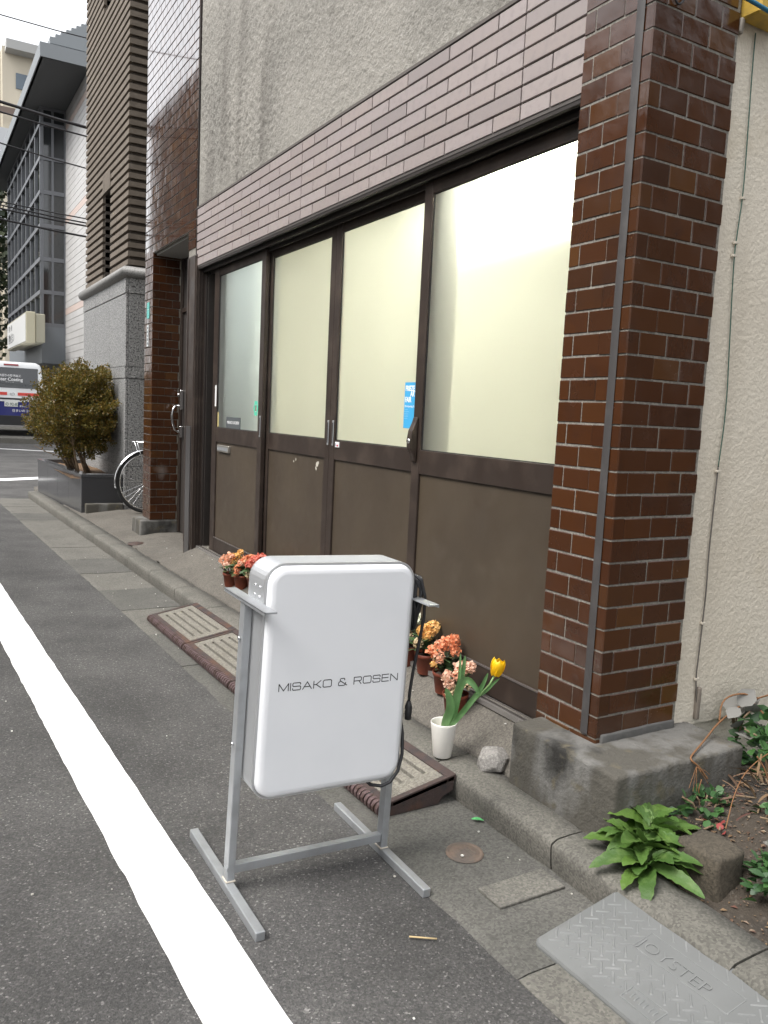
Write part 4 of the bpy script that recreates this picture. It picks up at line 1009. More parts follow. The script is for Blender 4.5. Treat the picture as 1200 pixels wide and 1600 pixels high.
# --- stone stump and slab in the lot
o=mesh_obj('stone_stump',rough_block(1.785,1.895,1.245,1.385,.03,.200,amp=.010,c=.014),A_ROCK); o['label']='squat mossy stone stump behind the broad leaved weed'; o['category']='stone'
o=mesh_obj('concrete_slab',rough_block(2.02,2.9,1.17,1.40,.06,.175,amp=.012,c=.02),A_GUT); o['label']='flat concrete slab at the right edge behind the stone stump'; o['category']='slab'

# --- plants in the lot
def weed(c,nl,Lr,Wr,label):
    t=thing('broadleaf_weed',label,'weed',c)
    for k in range(nl):
        a=k*2.399+random.uniform(-.3,.3); f_=k/nl
        e=lerp(.15,1.25,f_)+random.uniform(-.1,.15)
        L=random.uniform(*Lr)*(1-.35*f_); d=Vector((math.cos(a),math.sin(a),e))
        base=Vector(c)+Vector((math.cos(a),math.sin(a),0))*.008+Vector((0,0,random.uniform(0,.035)))
        mb=MB().leaf(base,d,L,random.uniform(*Wr),random.uniform(.6,1.5),fold=random.uniform(.2,.5),seg=13,wav=.035,twist=random.uniform(-.5,.5),teeth=.06)
        mb.build('leaf',A_LEAF,t)
    return t
WD=thing('broadleaf_weed','bushy weed with broad bright green leaves at the plinth corner','weed',(1.735,1.455,.12))
for (cx_,cy_,cz_,n_,k_) in ((1.742,1.468,.125,24,1.),(1.708,1.408,.112,20,.95),(1.80,1.478,.15,16,.9)):
    for k in range(n_):
        a=k*2.399+random.uniform(-.35,.35); f_=k/n_; e=lerp(.02,1.25,f_)+random.uniform(-.1,.2)
        L_=random.uniform(.12,.19)*(1-.38*f_)*k_; d=Vector((math.cos(a),math.sin(a),e))
        MB().leaf(Vector((cx_,cy_,cz_))+Vector((math.cos(a),math.sin(a),0))*.01+Vector((0,0,random.uniform(0,.04))),d,L_,random.uniform(.036,.058),random.uniform(.5,1.4),fold=random.uniform(.2,.5),seg=13,wav=.045,twist=random.uniform(-.6,.6),teeth=.06).build('leaf',A_LEAF,WD)
def bush(name,label,c,rad,n,Lr,Wr,m,cat='weed',seg=2):
    t=thing(name,label,cat,c); mb=MB()
    for k in range(n):
        while True:
            p=Vector((random.uniform(-1,1),random.uniform(-1,1),random.uniform(0,1)))
            if p.length<1: break
        q=Vector(c)+Vector((p.x*rad[0],p.y*rad[1],p.z*rad[2])); d=Vector((p.x+random.uniform(-.5,.5),p.y+random.uniform(-.5,.5),random.uniform(-.2,.8)))
        mb.leaf(q,d,random.uniform(*Lr),random.uniform(*Wr),random.uniform(.2,1),fold=random.uniform(0,.4),seg=3,twist=random.uniform(-1,1))
    mb.build('foliage',m,t,kind='stuff')
    st=MB()
    for k in range(6):
        a=random.uniform(0,6.28); st.tube([Vector(c)-Vector((0,0,.03)),Vector(c)+Vector((rad[0]*.4*math.cos(a),rad[1]*.4*math.sin(a),rad[2]*.5)),Vector(c)+Vector((rad[0]*.8*math.cos(a),rad[1]*.8*math.sin(a),rad[2]*.7))],.003,5)
    st.build('stem',A_STEM,t)
    return t
bush('ivy_clump','dark ivy clump growing against the cream wall at the right edge',(2.50,1.55,.15),(.22,.15,.27),330,(.03,.055),(.028,.045),A_LEAFI,'ivy')
bush('small_weed','small round leaved weed at the foot of the plinth side',(2.02,1.48,.155),(.12,.06,.08),90,(.02,.035),(.02,.03),A_LEAFI)
bush('low_herb','low herb with cut leaves right of the stone stump',(1.93,1.16,.11),(.09,.09,.11),190,(.02,.04),(.012,.024),A_LEAFI)
bush('low_herb','dark creeping herb on top of the concrete slab',(2.18,1.30,.15),(.16,.10,.10),110,(.02,.04),(.016,.026),A_LEAFI)
bush('red_leaves','few red withered leaves lying beside the stone stump',(2.02,1.42,.16),(.12,.06,.02),7,(.018,.03),(.014,.024),A_RED,'leaves')
bush('red_leaves','red leaf cluster at the right picture edge below the low herb',(1.86,1.06,.10),(.04,.05,.03),12,(.02,.04),(.02,.03),A_RED,'leaves')
bush('pale_leaves','large pale grey dried leaves against the foot of the cream wall',(2.40,1.66,.29),(.075,.03,.11),9,(.05,.085),(.045,.065),mat('pale_leaf',(.20,.195,.18),.8),'leaves')
bush('dead_brush','tangle of dry brown stalks beside the ivy clump',(2.28,1.42,.14),(.24,.11,.13),170,(.04,.10),(.004,.010),A_LITTER,'dead plant')
VN=thing('dry_vine','long bare orange brown vine trailing over the plinth end','vine',(2.3,1.6,.3))
def vine(P,r):
    pts=[Vector(p) for p in P]
    for _ in range(2):
        q=[pts[0]]
        for a,b in zip(pts,pts[1:]): q+=[a.lerp(b,.25),a.lerp(b,.75)]
        q.append(pts[-1]); pts=q
    MB().tube(pts,r,6).build('runner',A_VINE,VN)
A_VINE.node_tree.nodes['Principled BSDF'].inputs['Base Color'].default_value=(.20,.095,.04,1)
vine([(3.2,1.6,.42),(2.75,1.63,.42),(2.45,1.66,.40),(2.30,1.66,.345),(2.15,1.60,.322),(2.03,1.55,.316),(2.01,1.535,.312),(2.04,1.525,.29),(2.07,1.515,.25)],.0030)
vine([(2.30,1.66,.345),(2.33,1.68,.41),(2.40,1.66,.43),(2.46,1.64,.41)],.003)
vine([(2.45,1.66,.40),(2.46,1.60,.36),(2.48,1.56,.30)],.003)
vine([(1.96,1.36,.19),(2.10,1.44,.24),(2.22,1.48,.28),(2.42,1.50,.31)],.0018)
vine([(2.30,1.40,.16),(2.33,1.42,.26),(2.40,1.42,.31),(2.47,1.40,.26),(2.50,1.38,.17)],.0024)
vine([(2.24,1.40,.16),(2.22,1.42,.28),(2.19,1.44,.33)],.0025)
vine([(2.05,1.52,.25),(2.03,1.515,.21),(2.07,1.51,.19)],.002)
for k in range(7):
    a=random.uniform(0,6.28); vine([(2.03,1.528,.29),(2.03+.03*math.cos(a),1.518,.27+.02*math.sin(a)),(2.03+.05*math.cos(a),1.512,.25+.03*math.sin(a))],.0009)
# litter of dry leaves and grit
lt=MB()
for k in range(2200):
    x=random.uniform(1.735,2.7); y=random.uniform(.6,1.52) if k%3 else random.uniform(1.25,1.53); s=random.uniform(.003,.011) if k<700 else random.uniform(.0015,.005)
    z=lz(x,y)+.004; a=random.uniform(0,6.28); t=random.uniform(-.5,.5); ca,sa=math.cos(a)*s,math.sin(a)*s
    lt.add([(x-ca,y-sa,z),(x+sa*.5,y-ca*.5,z+s*.3),(x+ca,y+sa,z+s*t*.5),(x-sa*.5,y+ca*.5,z+s*.2)],[(0,1,2,3)])
lt.build('leaf_litter',A_LITTER,kind='stuff',label='dry leaf litter and grit on the soil of the lot',category='litter')
# scattered bits on road and pavement
bits=MB()
for k in range(90):
    y=random.uniform(.9,7); x=random.choice([random.uniform(-.2,1.2),random.uniform(1.1,1.55),random.uniform(1.7,1.86)])
    z=(az(x,y) if x>kx(y)+.16 else max(gz(x,y),.012 if x>gx(y) else 0))+.003; s=random.uniform(.0014,.0036)
    bits.cbox(x-s,x+s,y-s*random.uniform(.5,1.6),y+s,z-.002,z+s*.5,.0006)
bits.build('grit',mat('pale_grit',(.55,.53,.48),.9,rnd=[(.6,.58,.52),(.38,.36,.32),(.75,.74,.7)],island=True),kind='stuff',label='small pale chips of grit scattered on the ground',category='grit')
o=MB().tube([(1.045,1.563,.014),(1.075,1.545,.013),(1.105,1.528,.0115)],.0022,6).build('wooden_stick',mat('stick',(.5,.38,.2),.8)); o['label']='short pale wooden stick on the asphalt right of the sign foot'; o['category']='stick'
o=MB().leaf((1.545,1.985,.012),(1,-.7,.25),.04,.018,.5,seg=4).build('green_scrap',mat('green_scrap',(.10,.42,.14),.5)); o['label']='tiny bright green scrap lying against the kerb face'; o['category']='litter'

# ================================================================== NEIGHBOURING GRANITE BUILDING
NB=thing('granite_building','building with grey granite base, round moulding and ribbed taupe brick above','building',(4,10.2,0))
GX,GY0,GY1=1.97,9.0,11.48
MB().box(GX+.02,9,GY0+.02,GY1,0,2.65).build('base_core',A_GRANIT2,NB)
zc=[.08,.62,1.568,1.696,2.463,2.625]
for a,b in zip(zc,zc[1:]):
    yc=[GY0,9.83,10.66,GY1]
    thin=b-a<.2
    for p,q in zip(yc,yc[1:]): MB().cbox(GX-(.006 if thin else 0),GX+.03,p+.003+(.0 if p>GY0 else -.0),q-.003,a+.003,b-.003,.003).build('granite_panel',A_GRANITE,NB)
    xc=[GX+.034,2.75,3.55,4.4]
    for p,q in zip(xc,xc[1:]): MB().cbox(p,q-.005,GY0-(.006 if thin else 0),GY0+.03,a+.003,b-.003,.003).build('granite_panel',A_GRANITE,NB)
rl=MB(); rp=[(0,2.622)]+[(-.062*math.sin(R(t)),2.682-.060*math.cos(R(t))) for t in range(0,181,20)]+[(0,2.742),(.10,2.742),(.10,2.622)]
V=[];F=[]; n=len(rp)
for (fx,fy) in (('L',GY1+.06),('C',None),('Rr',9.)):
    for (d,z_) in rp:
        if fx=='L': V.append((GX+d,GY1+.06,z_))
        elif fx=='C': V.append((GX+d,GY0+d,z_))
        else: V.append((5.,GY0+d,z_))
F=[(j*n+i,(j+1)*n+i,(j+1)*n+(i+1)%n,j*n+(i+1)%n) for j in range(2) for i in range(n)]+[tuple(range(n))]
rl.add(V,F,True).build('roll_moulding',mat('moulding_granite',(.22,.215,.205),.6,var=[((.12,.118,.11),90,3,.5,.62)]),NB)
core=MB(); core.box(GX+.05,9,GY0+.05,9.925,2.74,7.6); core.box(GX+.05,9,10.355,GY1-.04,2.74,7.6); core.box(GX+.05,9,9.925,10.355,3.735,5.74); core.box(GX+.28,9,9.925,10.355,2.74,7.6); core.build('brick_core',A_RIBD,NB)
z=2.765; RHt=.052; k=0
while z<7.5:
    m=MB()
    slot=(z<3.70) or (z>5.72)
    if slot:
        m.box(GX+.018,GX+.09,GY0+.09,9.925,z,z+RHt); m.box(GX+.018,GX+.09,10.355,GY1-.02,z,z+RHt)
        m.box(GX+.09,GX+.25,9.895,9.925,z,z+RHt); m.box(GX+.09,GX+.25,10.355,10.39,z,z+RHt)
    else: m.box(GX+.018,GX+.09,GY0+.09,GY1-.02,z,z+RHt)
    m.box(GX+.018,4.6,GY0+.018,GY0+.09,z,z+RHt)
    m.build('brick_course',A_RIB,NB); z+=.0885; k+=1
sw=MB()
for q in range(7): sw.box(GX+.012,GX+.05,9.93+q*.061,9.93+q*.061+.054,3.735,3.93)
sw.build('soldier_course',A_RIB,NB)
wn=MB().box(GX+.20,GX+.22,9.92,10.36,2.74,3.735).build('slot_window',mat('slot_glass',(.02,.022,.025),.08),NB)
wb=MB(); wb.box(GX+.18,GX+.20,10.13,10.15,2.74,3.735); wb.box(GX+.18,GX+.20,9.925,9.945,2.74,3.735); wb.build('window_frame',A_BLACK,wn)
MB().box(GX-.0,9,GY0,GY1,7.6,7.8).build('parapet',A_RIB,NB)
MB().box(GX+.05,9,GY1-.04,GY1+.0,2.74,7.6).build('rear_face',mat('rear_brick',(.34,.17,.11),.85,var=[((.2,.10,.07),7,2,.45,.6,(.3,.3,3.))]),NB)

# --- black granite planter with its shrub
PL=thing('planter','low polished black granite planter box at the street corner','planter',(1.65,10.2,.1))
pf=[(1.536,9.06),(1.390,11.38)]
def pfx(y): return lerp(1.536,1.390,(y-9.06)/(11.38-9.06))
cuts=[9.06,9.65,10.22,10.8,11.38]
for a,b in zip(cuts,cuts[1:]):
    m=MB(); V=[(pfx(a),a+.003,.085),(pfx(a)+.05,a+.003,.085),(pfx(b)+.05,b-.003,.085),(pfx(b),b-.003,.085),(pfx(a),a+.003,.49),(pfx(a)+.05,a+.003,.49),(pfx(b)+.05,b-.003,.49),(pfx(b),b-.003,.49)]
    m.add(V,[(0,3,2,1),(4,5,6,7),(0,1,5,4),(1,2,6,5),(2,3,7,6),(3,0,4,7)]).build('front_slab',A_BGRAN,PL)
    V=[(pfx(a)-.006,a+.002,.49),(pfx(a)+.09,a+.002,.49),(pfx(b)+.09,b-.002,.49),(pfx(b)-.006,b-.002,.49),(pfx(a)-.006,a+.002,.528),(pfx(a)+.09,a+.002,.528),(pfx(b)+.09,b-.002,.528),(pfx(b)-.006,b-.002,.528)]
    MB().add(V,[(0,3,2,1),(4,5,6,7),(0,1,5,4),(1,2,6,5),(2,3,7,6),(3,0,4,7)]).build('coping',A_BGRAN,PL)
MB().cbox(1.540,1.965,9.055,9.10,.19,.49,.003).build('end_slab',mat('dark_granite_end',(.035,.035,.038),.35),PL)
MB().cbox(1.535,1.965,9.052,9.15,.49,.5285,.003).build('coping',A_BGRAN,PL)
mesh_obj('footing',rough_block(1.57,1.96,8.985,9.08,.08,.215,amp=.003,c=.01),A_PLINTH,PL)
MB().box(1.43,1.965,11.33,11.38,.085,.525).build('end_slab',A_BGRAN,PL)
MB().grid(frange(1.45,1.966,8),frange(9.1,11.34,24),lambda x,y:(x,y,.475+.02*nz(x*7,y*7))).build('soil',mat('bark_mulch',(.17,.10,.05),1.,var=[((.08,.05,.03),40,4,.45,.6)],bump=[(60,.9,'n')]),PL)
SH=thing('shrub','rounded boxwood shrub with bronze green leaves growing from the planter','shrub',(1.68,9.8,.47))
sm=MB(); tips=[]
for k in range(13):
    bx=1.62+random.uniform(-.06,.20); by=9.45+random.uniform(0,.75); lean=random.uniform(-.55,-.05)
    p=[Vector((bx,by,.46)),Vector((bx+lean*.25,by+random.uniform(-.05,.05),.66)),Vector((bx+lean*.5,by+random.uniform(-.12,.12),.92)),Vector((bx+lean*.8,by+random.uniform(-.2,.2),1.25))]
    sm.tube(p,[.014,.012,.009,.005],6)
    for q in range(3):
        e=p[2]+Vector((random.uniform(-.3,.3),random.uniform(-.3,.3),random.uniform(.1,.5))); sm.tube([p[1].lerp(p[2],.6),e],[.006,.003],5)
sm.tube([(1.45,9.5,.66),(1.34,9.5,.70),(1.22,9.48,.745),(1.12,9.47,.80)],[.006,.005,.004,.002],5)
sm.build('trunk',A_STEM,SH)
cl=MB(); C0=Vector((1.59,9.72,1.19))
def shr(d):
    return 1+.20*nz(d.x*1.8,d.y*1.8,d.z*1.8+3)+.14*nz(d.x*5,d.y*5,d.z*5)
def lf(p,u,L):
    s_=u.orthogonal().normalized(); s_=Matrix.Rotation(random.uniform(0,6.28),3,u)@s_
    cl.add([p,p+u*L*.5+s_*L*.42,p+u*L,p+u*L*.5-s_*L*.42],[(0,1,2,3)])
for k in range(14000):
    d=Vector((random.gauss(0,1),random.gauss(0,1),random.gauss(0,1))).normalized(); rr=random.random()**.4*.88*shr(d)
    lf(C0+Vector((d.x*.5*rr,d.y*.6*rr,d.z*.5*rr)),Vector((random.uniform(-1,1),random.uniform(-1,1),random.uniform(-.5,1))).normalized(),random.uniform(.018,.032))
for k in range(430):
    d=Vector((random.gauss(0,1),random.gauss(0,1),random.gauss(0,1))).normalized()
    rr=(random.uniform(.42,1.0))**.6*shr(d)*random.uniform(.9,1.04)
    e=Vector((.50,.60,.50)); cp=C0+Vector((d.x*e.x*rr,d.y*e.y*rr,(abs(d.z)**.8)*(1 if d.z>0 else -1)*e.z*rr))
    cr_=random.uniform(.035,.075); sh=(d+Vector((0,0,.5))+Vector((random.uniform(-.5,.5),random.uniform(-.5,.5),random.uniform(-.2,.5)))).normalized()
    for q in range(95):
        t=random.random(); g=Vector((random.gauss(0,1),random.gauss(0,1),random.gauss(0,1)))*cr_*.5*(1.1-.7*t)
        lf(cp+sh*(t-.4)*cr_*2.4+g,(sh*.8+g.normalized()+Vector((0,0,.2))).normalized(),random.uniform(.014,.028))
cl.build('crown',A_SHRUB,SH,kind='stuff')

# --- bicycle parked in the gap between the two buildings
BK=thing('bicycle','silver city bicycle parked in the gap behind the entrance pillar, only one wheel showing','bicycle',(2.6,8.62,.15))
A_TYRE=mat('tyre',(.02,.02,.02),.8); A_BFRAME=mat('bike_frame',(.35,.36,.38),.3,metal=.8)
def circ(cx_,cz_,r,y,n=48,a0=0,a1=360): return [(cx_+r*math.cos(R(a0+(a1-a0)*k/n)),y,cz_+r*math.sin(R(a0+(a1-a0)*k/n))) for k in range(n+1)]
for wx in (2.135,3.215):
    zz=.150+.335
    w_=MB().tube(circ(wx,zz,.318,8.62),.017,8,cap=False).build('wheel',A_TYRE,BK)
    MB().tube(circ(wx,zz,.296,8.62),.0085,6,cap=False).build('rim',A_CHROME,w_)
    sp=MB()
    for k in range(32):
        a=2*math.pi*k/32; b_=a+(.35 if k%2 else -.35); sp.tube([(wx+.02*math.cos(b_),8.62+(.025 if k%4<2 else -.025),zz+.02*math.sin(b_)),(wx+.295*math.cos(a),8.62,zz+.295*math.sin(a))],.0016,4,cap=False)
    sp.build('spokes',A_CHROME,w_); MB().tube([(wx,8.57,zz),(wx,8.67,zz)],.018,10).build('hub',A_CHROME,w_)
    fd=MB(); V=[];F=[]
    A=range(40,196,6) if wx<3 else range(20,120,6)
    for i,a in enumerate(A):
        for j,yy_ in enumerate((-.026,-.018,0,.018,.026)):
            r_=.350-(.010 if j in (0,4) else 0)+(.004 if j==2 else 0); V.append((wx+r_*math.cos(R(a)),8.62+yy_,zz+r_*math.sin(R(a))))
        if i: F+=[(5*i-5+k,5*i-4+k,5*i+1+k,5*i+k) for k in range(4)]
    fd.add(V,F,True).build('mudguard',A_CHROME,BK)
f=MB(); zz=.485
for P in ([(2.135,8.62,zz),(2.56,8.62,.43)],[(2.56,8.62,.43),(2.45,8.62,.98)],[(2.56,8.62,.43),(3.02,8.62,.92)],[(2.135,8.62,zz),(2.48,8.62,.82)],[(3.02,8.62,.86),(2.97,8.62,1.08)],[(3.215,8.62,zz),(3.02,8.62,.9)]): f.tube(P,.014,8)
f.build('frame',A_BFRAME,BK)
MB().tube([(2.86,8.36,1.06),(2.92,8.45,1.10),(2.97,8.62,1.08),(2.92,8.79,1.10),(2.86,8.88,1.06)],.011,8).build('handlebar',A_CHROME,BK)
m=MB(); m.lathe([(.0,.05),(.05,.048),(.085,.035),(.095,.015),(.08,0)],(2.44,8.62,.98),16); m.build('saddle',A_BLACK,BK)
cr=MB(); 
for yy_ in (8.56,8.60,8.64,8.68): cr.tube([(1.975,yy_,.905),(2.40,yy_,.905)],.004,5)
cr.tube([(1.97,8.55,.905),(1.97,8.69,.905)],.004,5); cr.tube([(2.0,8.56,.905),(2.135,8.58,zz)],.004,5); cr.tube([(2.0,8.68,.905),(2.135,8.66,zz)],.004,5); cr.tube([(1.935,8.62,.90),(1.97,8.56,.912),(2.02,8.56,.905)],.004,5)
cr.build('rear_rack',A_CHROME,BK)
MB().cbox(2.10,2.135,8.545,8.575,.37,.50,.008).build('wheel_lock',mat('lock_cream',(.62,.55,.42),.5),BK)
MB().tube([(2.135,8.56,zz),(2.06,8.52,.16)],.007,6).build('kickstand',A_CHROME,BK)

# ================================================================== ACROSS THE CROSSING STREET
FB=thing('office_building','dark glass bay building with wide eaves and white tiled side wall','building',(6,30,0))
BX0,BX1,BY0,BY1=3.54,4.26,28.,38.
A_MULL=mat('grey_mullion',(.15,.157,.17),.5,metal=.3); A_GLASS=mat('dark_glass',(.025,.028,.03),.06,spec=.8); A_WTILE=mat('white_wall_tile',(.52,.51,.50),.5,var=[((.45,.44,.43),1.2,4,.4,.7)])
A_EAVE=mat('eave_grey',(.20,.215,.225),.6); A_SOFF=mat('eave_soffit',(.10,.105,.11),.8)
MB().box(BX1,13,24.3,40,.1,10.2).build('main_wall',mat('tile_joint',(.36,.35,.34),.8),FB)
r_=MB()
z=2.6; q=0; PINK=mat('pink_tile',(.56,.45,.40),.5)
while z<10.2:
    (MB() if q%14==7 else r_).box(BX1-.012,BX1+.01,24.3,BY0-.004,z,z+.185)
    if q%14==7: MB().box(BX1-.012,BX1+.01,24.3,BY0-.004,z,z+.185).build('pink_course',PINK,FB)
    z+=.20; q+=1
r_.build('tile_course',A_WTILE,FB,kind='stuff')
MB().box(BX1-.012,BX1+.01,24.3,BY0-.004,.2,2.585).build('lower_wall',A_WTILE,FB)
MB().box(BX0+.06,BX1+.5,BY0+.06,BY1,3.2,10.2).build('bay_core',mat('bay_interior',(.05,.05,.05),.9),FB)
hz=[10.2-.02,9.7,8.7,7.69,6.68,5.67,4.66,3.65]
# near face panes
xm=[BX0+.03,3.87,BX1-.02]
for a,b in zip(hz[1:],hz):
    for p,q_ in zip(xm,xm[1:]): MB().box(p+.03,q_-.03,BY0+.03,BY0+.05,a+.06,b-.06).build('pane',A_GLASS,FB)
ml=MB()
for h_ in hz: ml.box(BX0-.02,BX1,BY0-.015,BY0+.06,h_-.06,h_+.06)
for x_ in xm: ml.box(x_-.035,x_+.035,BY0-.010,BY0+.06,3.3,10.2)
ml.build('mullions',A_MULL,FB)
ymx=[BY0+.1+k*1.24 for k in range(9)]
for a,b in zip(hz[1:],hz):
    for p,q_ in zip(ymx,ymx[1:]): MB().box(BX0+.02,BX0+.04,p+.06,q_-.06,a+.06,b-.06).build('pane',A_GLASS,FB)
ml=MB()
for h_ in hz: ml.box(BX0-.045,BX0+.06,BY0-.016,BY1,h_-.062,h_+.062)
for y_ in ymx: ml.box(BX0-.03,BX0+.06,y_-.06,y_+.06,3.3,10.2)
ml.build('side_mullions',A_MULL,FB)
MB().box(BX0,BX1+.3,BY0-.02,BY1,2.45,3.59).build('bay_skirt',mat('bay_skirt',(.16,.175,.19),.6),FB)
MB().box(BX0+.8,BX1+.6,BY0+.6,BY1,.1,2.45).build('ground_floor',mat('gf_dark',(.035,.035,.04),.6),FB)
e=MB(); e.box(3.05,13,24.1,40,10.2,10.25); e.build('eave_soffit',A_SOFF,FB)
e=MB(); e.box(3.02,13,24.06,24.14,10.2,10.50); e.box(3.02,3.10,24.14,40,10.2,10.50); e.box(3.02,13,24.06,40,10.50,10.56); e.build('eave_fascia',A_EAVE,FB)
for k in range(10):
    MB().box(3.42+.19*k,13,25.2+.32*k,40,11.02+.223*k,11.02+.223*k+.17).build('roof_course',A_EAVE,FB)
    MB().box(3.55+.19*k,13,25.35+.32*k,40,10.6+.223*k,11.02+.223*k).build('roof_riser',A_SOFF,FB)
SB=thing('shop_sign_box','long white lettered sign box on the glass bay above the van','sign',(3.2,29,3.4))
MB().cbox(2.98,3.24,27.0,32.6,2.98,3.92,.02).build('case',mat('cream_case',(.52,.49,.36),.5),SB)
MB().cbox(3.25,3.52,27.05,32.5,3.02,3.88,.02).build('bracket',mat('cream_case2',(.40,.385,.30),.5),SB)
MB().box(2.965,2.98,27.1,32.5,3.04,3.86).build('face',mat('sign_white',(.8,.8,.78),.4),SB)
SBI=mat('sign_ink',(.12,.12,.13),.6)
text('lettering','\u5efa\u7269 \u4f4f\u307e\u3044',.36,(2.963,32.1,3.20),(0,-1,0),(0,0,1),SBI,SB,ext=.001)
text('lettering','\u4f4f\u5b85\u30fb\u571f\u5730',.22,(2.963,32.0,3.60),(0,-1,0),(0,0,1),SBI,SB,ext=.001)

# --- parked van
VNn=thing('parked_van','white and blue delivery van seen from behind at the left edge','van',(2.27,24,.27))
VY=Matrix.Translation((2.27,24.0,.272)) @ Matrix.Rotation(R(-7),4,'Z')
def vb(mb,name,m,parent=VNn,bevel=0.):
    o=mb.build(name,m,parent,bevel); o.data.transform(VY); return o
A_VW=mat('van_white',(.72,.73,.73),.25,coat=.5); A_VB=mat('van_blue',(.02,.025,.17),.3,coat=.4); A_VG=mat('van_glass',(.02,.022,.024),.05,spec=.8); A_VK=mat('van_black',(.02,.02,.022),.6); A_VR=mat('van_red',(.62,.05,.035),.4)
def vprof(z):   # half width
    return .84 if z<1.05 else lerp(.84,.72,((z-1.05)/.95)**1.3)
zs=[.30,.40,.55,.75,.95,1.05,1.2,1.4,1.6,1.75,1.86,1.94,1.985,2.0]
def yrear(z): return lerp(0,.16,max(0,(z-.95)/1.05)**1.4)
rings=[]
for z_ in zs:
    hw=vprof(z_)-(.0 if z_<1.9 else .12*((z_-1.9)/.1)**2); y0=yrear(z_)+(.0 if z_<1.94 else .05*(z_-1.94)/.06); c=.09
    rings.append([(-hw+c,y0,z_),(hw-c,y0,z_),(hw-c*.3,y0+c*.3,z_),(hw,y0+c,z_),(hw,4.6,z_),(-hw,4.6,z_),(-hw,y0+c,z_),(-hw+c*.3,y0+c*.3,z_)])
def band(i0,i1,name,m):
    b=MB(); loft(b,rings[i0:i1+1],cap1=(i1==len(zs)-1),cap0=(i0==0)); return vb(b,name,m)
band(0,4,'lower_body',A_VB); band(4,len(zs)-1,'upper_body',A_VW)
def plate(x0,x1,z0,z1,off,th,name,m,bev=.0):
    b=MB(); V=[]
    for (dy) in (-off,-off+th):
        for (x,z_) in ((x0,z0),(x1,z0),(x1,z1),(x0,z1)): V.append((x,yrear(z_)+dy,z_))
    b.add(V,[(0,1,2,3),(7,6,5,4),(0,4,5,1),(1,5,6,2),(2,6,7,3),(3,7,4,0)]); return vb(b,name,m,VNn,bev)
plate(-.66,.66,1.30,1.84,.012,.02,'rear_window',A_VG,.004)
plate(-.18,.18,1.895,1.935,.02,.03,'brake_light',mat('lamp_red',(.30,.02,.025),.2),.004)
plate(-.74,-.10,1.10,1.18,.008,.012,'red_stripe',A_VR); plate(.16,.76,1.10,1.18,.008,.012,'red_stripe',A_VR)
b=MB(); b.tube([(.03+.055*math.cos(R(a)),yrear(1.14)-.012,1.14+.034*math.sin(R(a))) for a in range(0,361,20)],.007,6,cap=False); b.tube([(.0,yrear(1.14)-.012,1.14),(.06,yrear(1.14)-.012,1.14)],.006,6); vb(b,'emblem',A_CHROME)
plate(-.55,.36,.985,1.03,.02,.03,'garnish',A_VK,.004); plate(-.60,.40,.93,1.055,.010,.014,'garnish_surround',A_VW,.004)
plate(-.165,.165,.80,.965,.018,.02,'number_plate',mat('plate_white',(.75,.75,.72),.4),.003)
def vt(body,size,x,z_,off,m,sx=1.,name='lettering',offset=0.):
    t=text(name,body,size,(x,yrear(z_)-off,z_),(1,0,0),(0,.12,1) if z_>1.2 else (0,0,1),m,VNn,ext=.001,sx=sx,offset=offset); t.data.transform(VY)
VI=mat('van_ink_white',(.85,.85,.85),.5); VK2=mat('plate_ink',(.05,.12,.09),.5)
vt('Master Coating',.125,-.44,1.485,.020,VI,.93,offset=.002)
vt('\u6c34\u56de\u308a\u306e\u9632\u6c5a\u52a0\u5de5',.068,-.30,1.60,.022,VI,1.,offset=.001)
vt('\u30b3\u30fc\u30c6\u30a3\u30f3\u30b0',.035,-.14,1.44,.02,VI)
vt('\u306e 92-87',.11,-.15,.825,.0205,VK2,.85,offset=.001)
vt('\u4f4f\u307e\u3044\u306e\u30b3\u30fc\u30c6\u30a3\u30f3\u30b0',.085,.02,.665,.004,VI,.95,offset=.001)
vt('\u5efa\u7269\u306e\u4fdd\u8b77',.055,.20,.80,.004,VI)
plate(-.8,.8,.30,.56,.05,.06,'bumper',A_VK,.01)
for s in (-1,1):
    plate(min(s*.80,s*.70),max(s*.80,s*.70),.72,1.05,.01,.03,'tail_lamp',mat('tail%d'%s,(.35,.02,.02),.2),.004)
    for yy_ in (.85,3.6):
        o=MB().tube([(s*.84,yy_,.315),(s*.62,yy_,.315)],.315,24); o=vb(o,'wheel',A_TYRE); b=MB().tube([(s*.845,yy_,.315),(s*.80,yy_,.315)],.19,20); vb(b,'hubcap',A_STEEL,o)
        if s>0: pass
    b=MB(); b.box(min(s*.60,s*.82),max(s*.60,s*.82),.06,.10,.05,.32); vb(b,'mud_flap',A_VK)

# --- far apartment block, trees, overhead cables
AP=thing('apartment_block','distant cream apartment block with balcony and dark window at the upper left','apartment block',(6,76,0))
MB().box(6.7,14,76,90,0,29.5).build('wall',mat('ap_cream',(.50,.45,.36),.8),AP)
MB().box(-4,6.7,77.5,90,0,30.2).build('wing',mat('ap_cream2',(.47,.43,.35),.8),AP)
MB().box(6.9,15,74.8,76.5,29.0,29.7).build('roof_slab',mat('ap_grey',(.36,.36,.35),.8),AP)
MB().box(7.7,9.0,75.9,76.05,26.4,27.6).build('window',mat('ap_glass',(.10,.13,.16),.1),AP); MB().box(9.1,10.3,75.9,76.05,26.4,27.6).build('window',bpy.data.materials['ap_glass'],AP)
MB().box(5.5,16,74,76,20.4,22.6).build('balcony',mat('ap_pale',(.48,.49,.50),.8),AP); MB().box(5.5,16,74,76,14,16.4).build('balcony',bpy.data.materials['ap_pale'],AP)
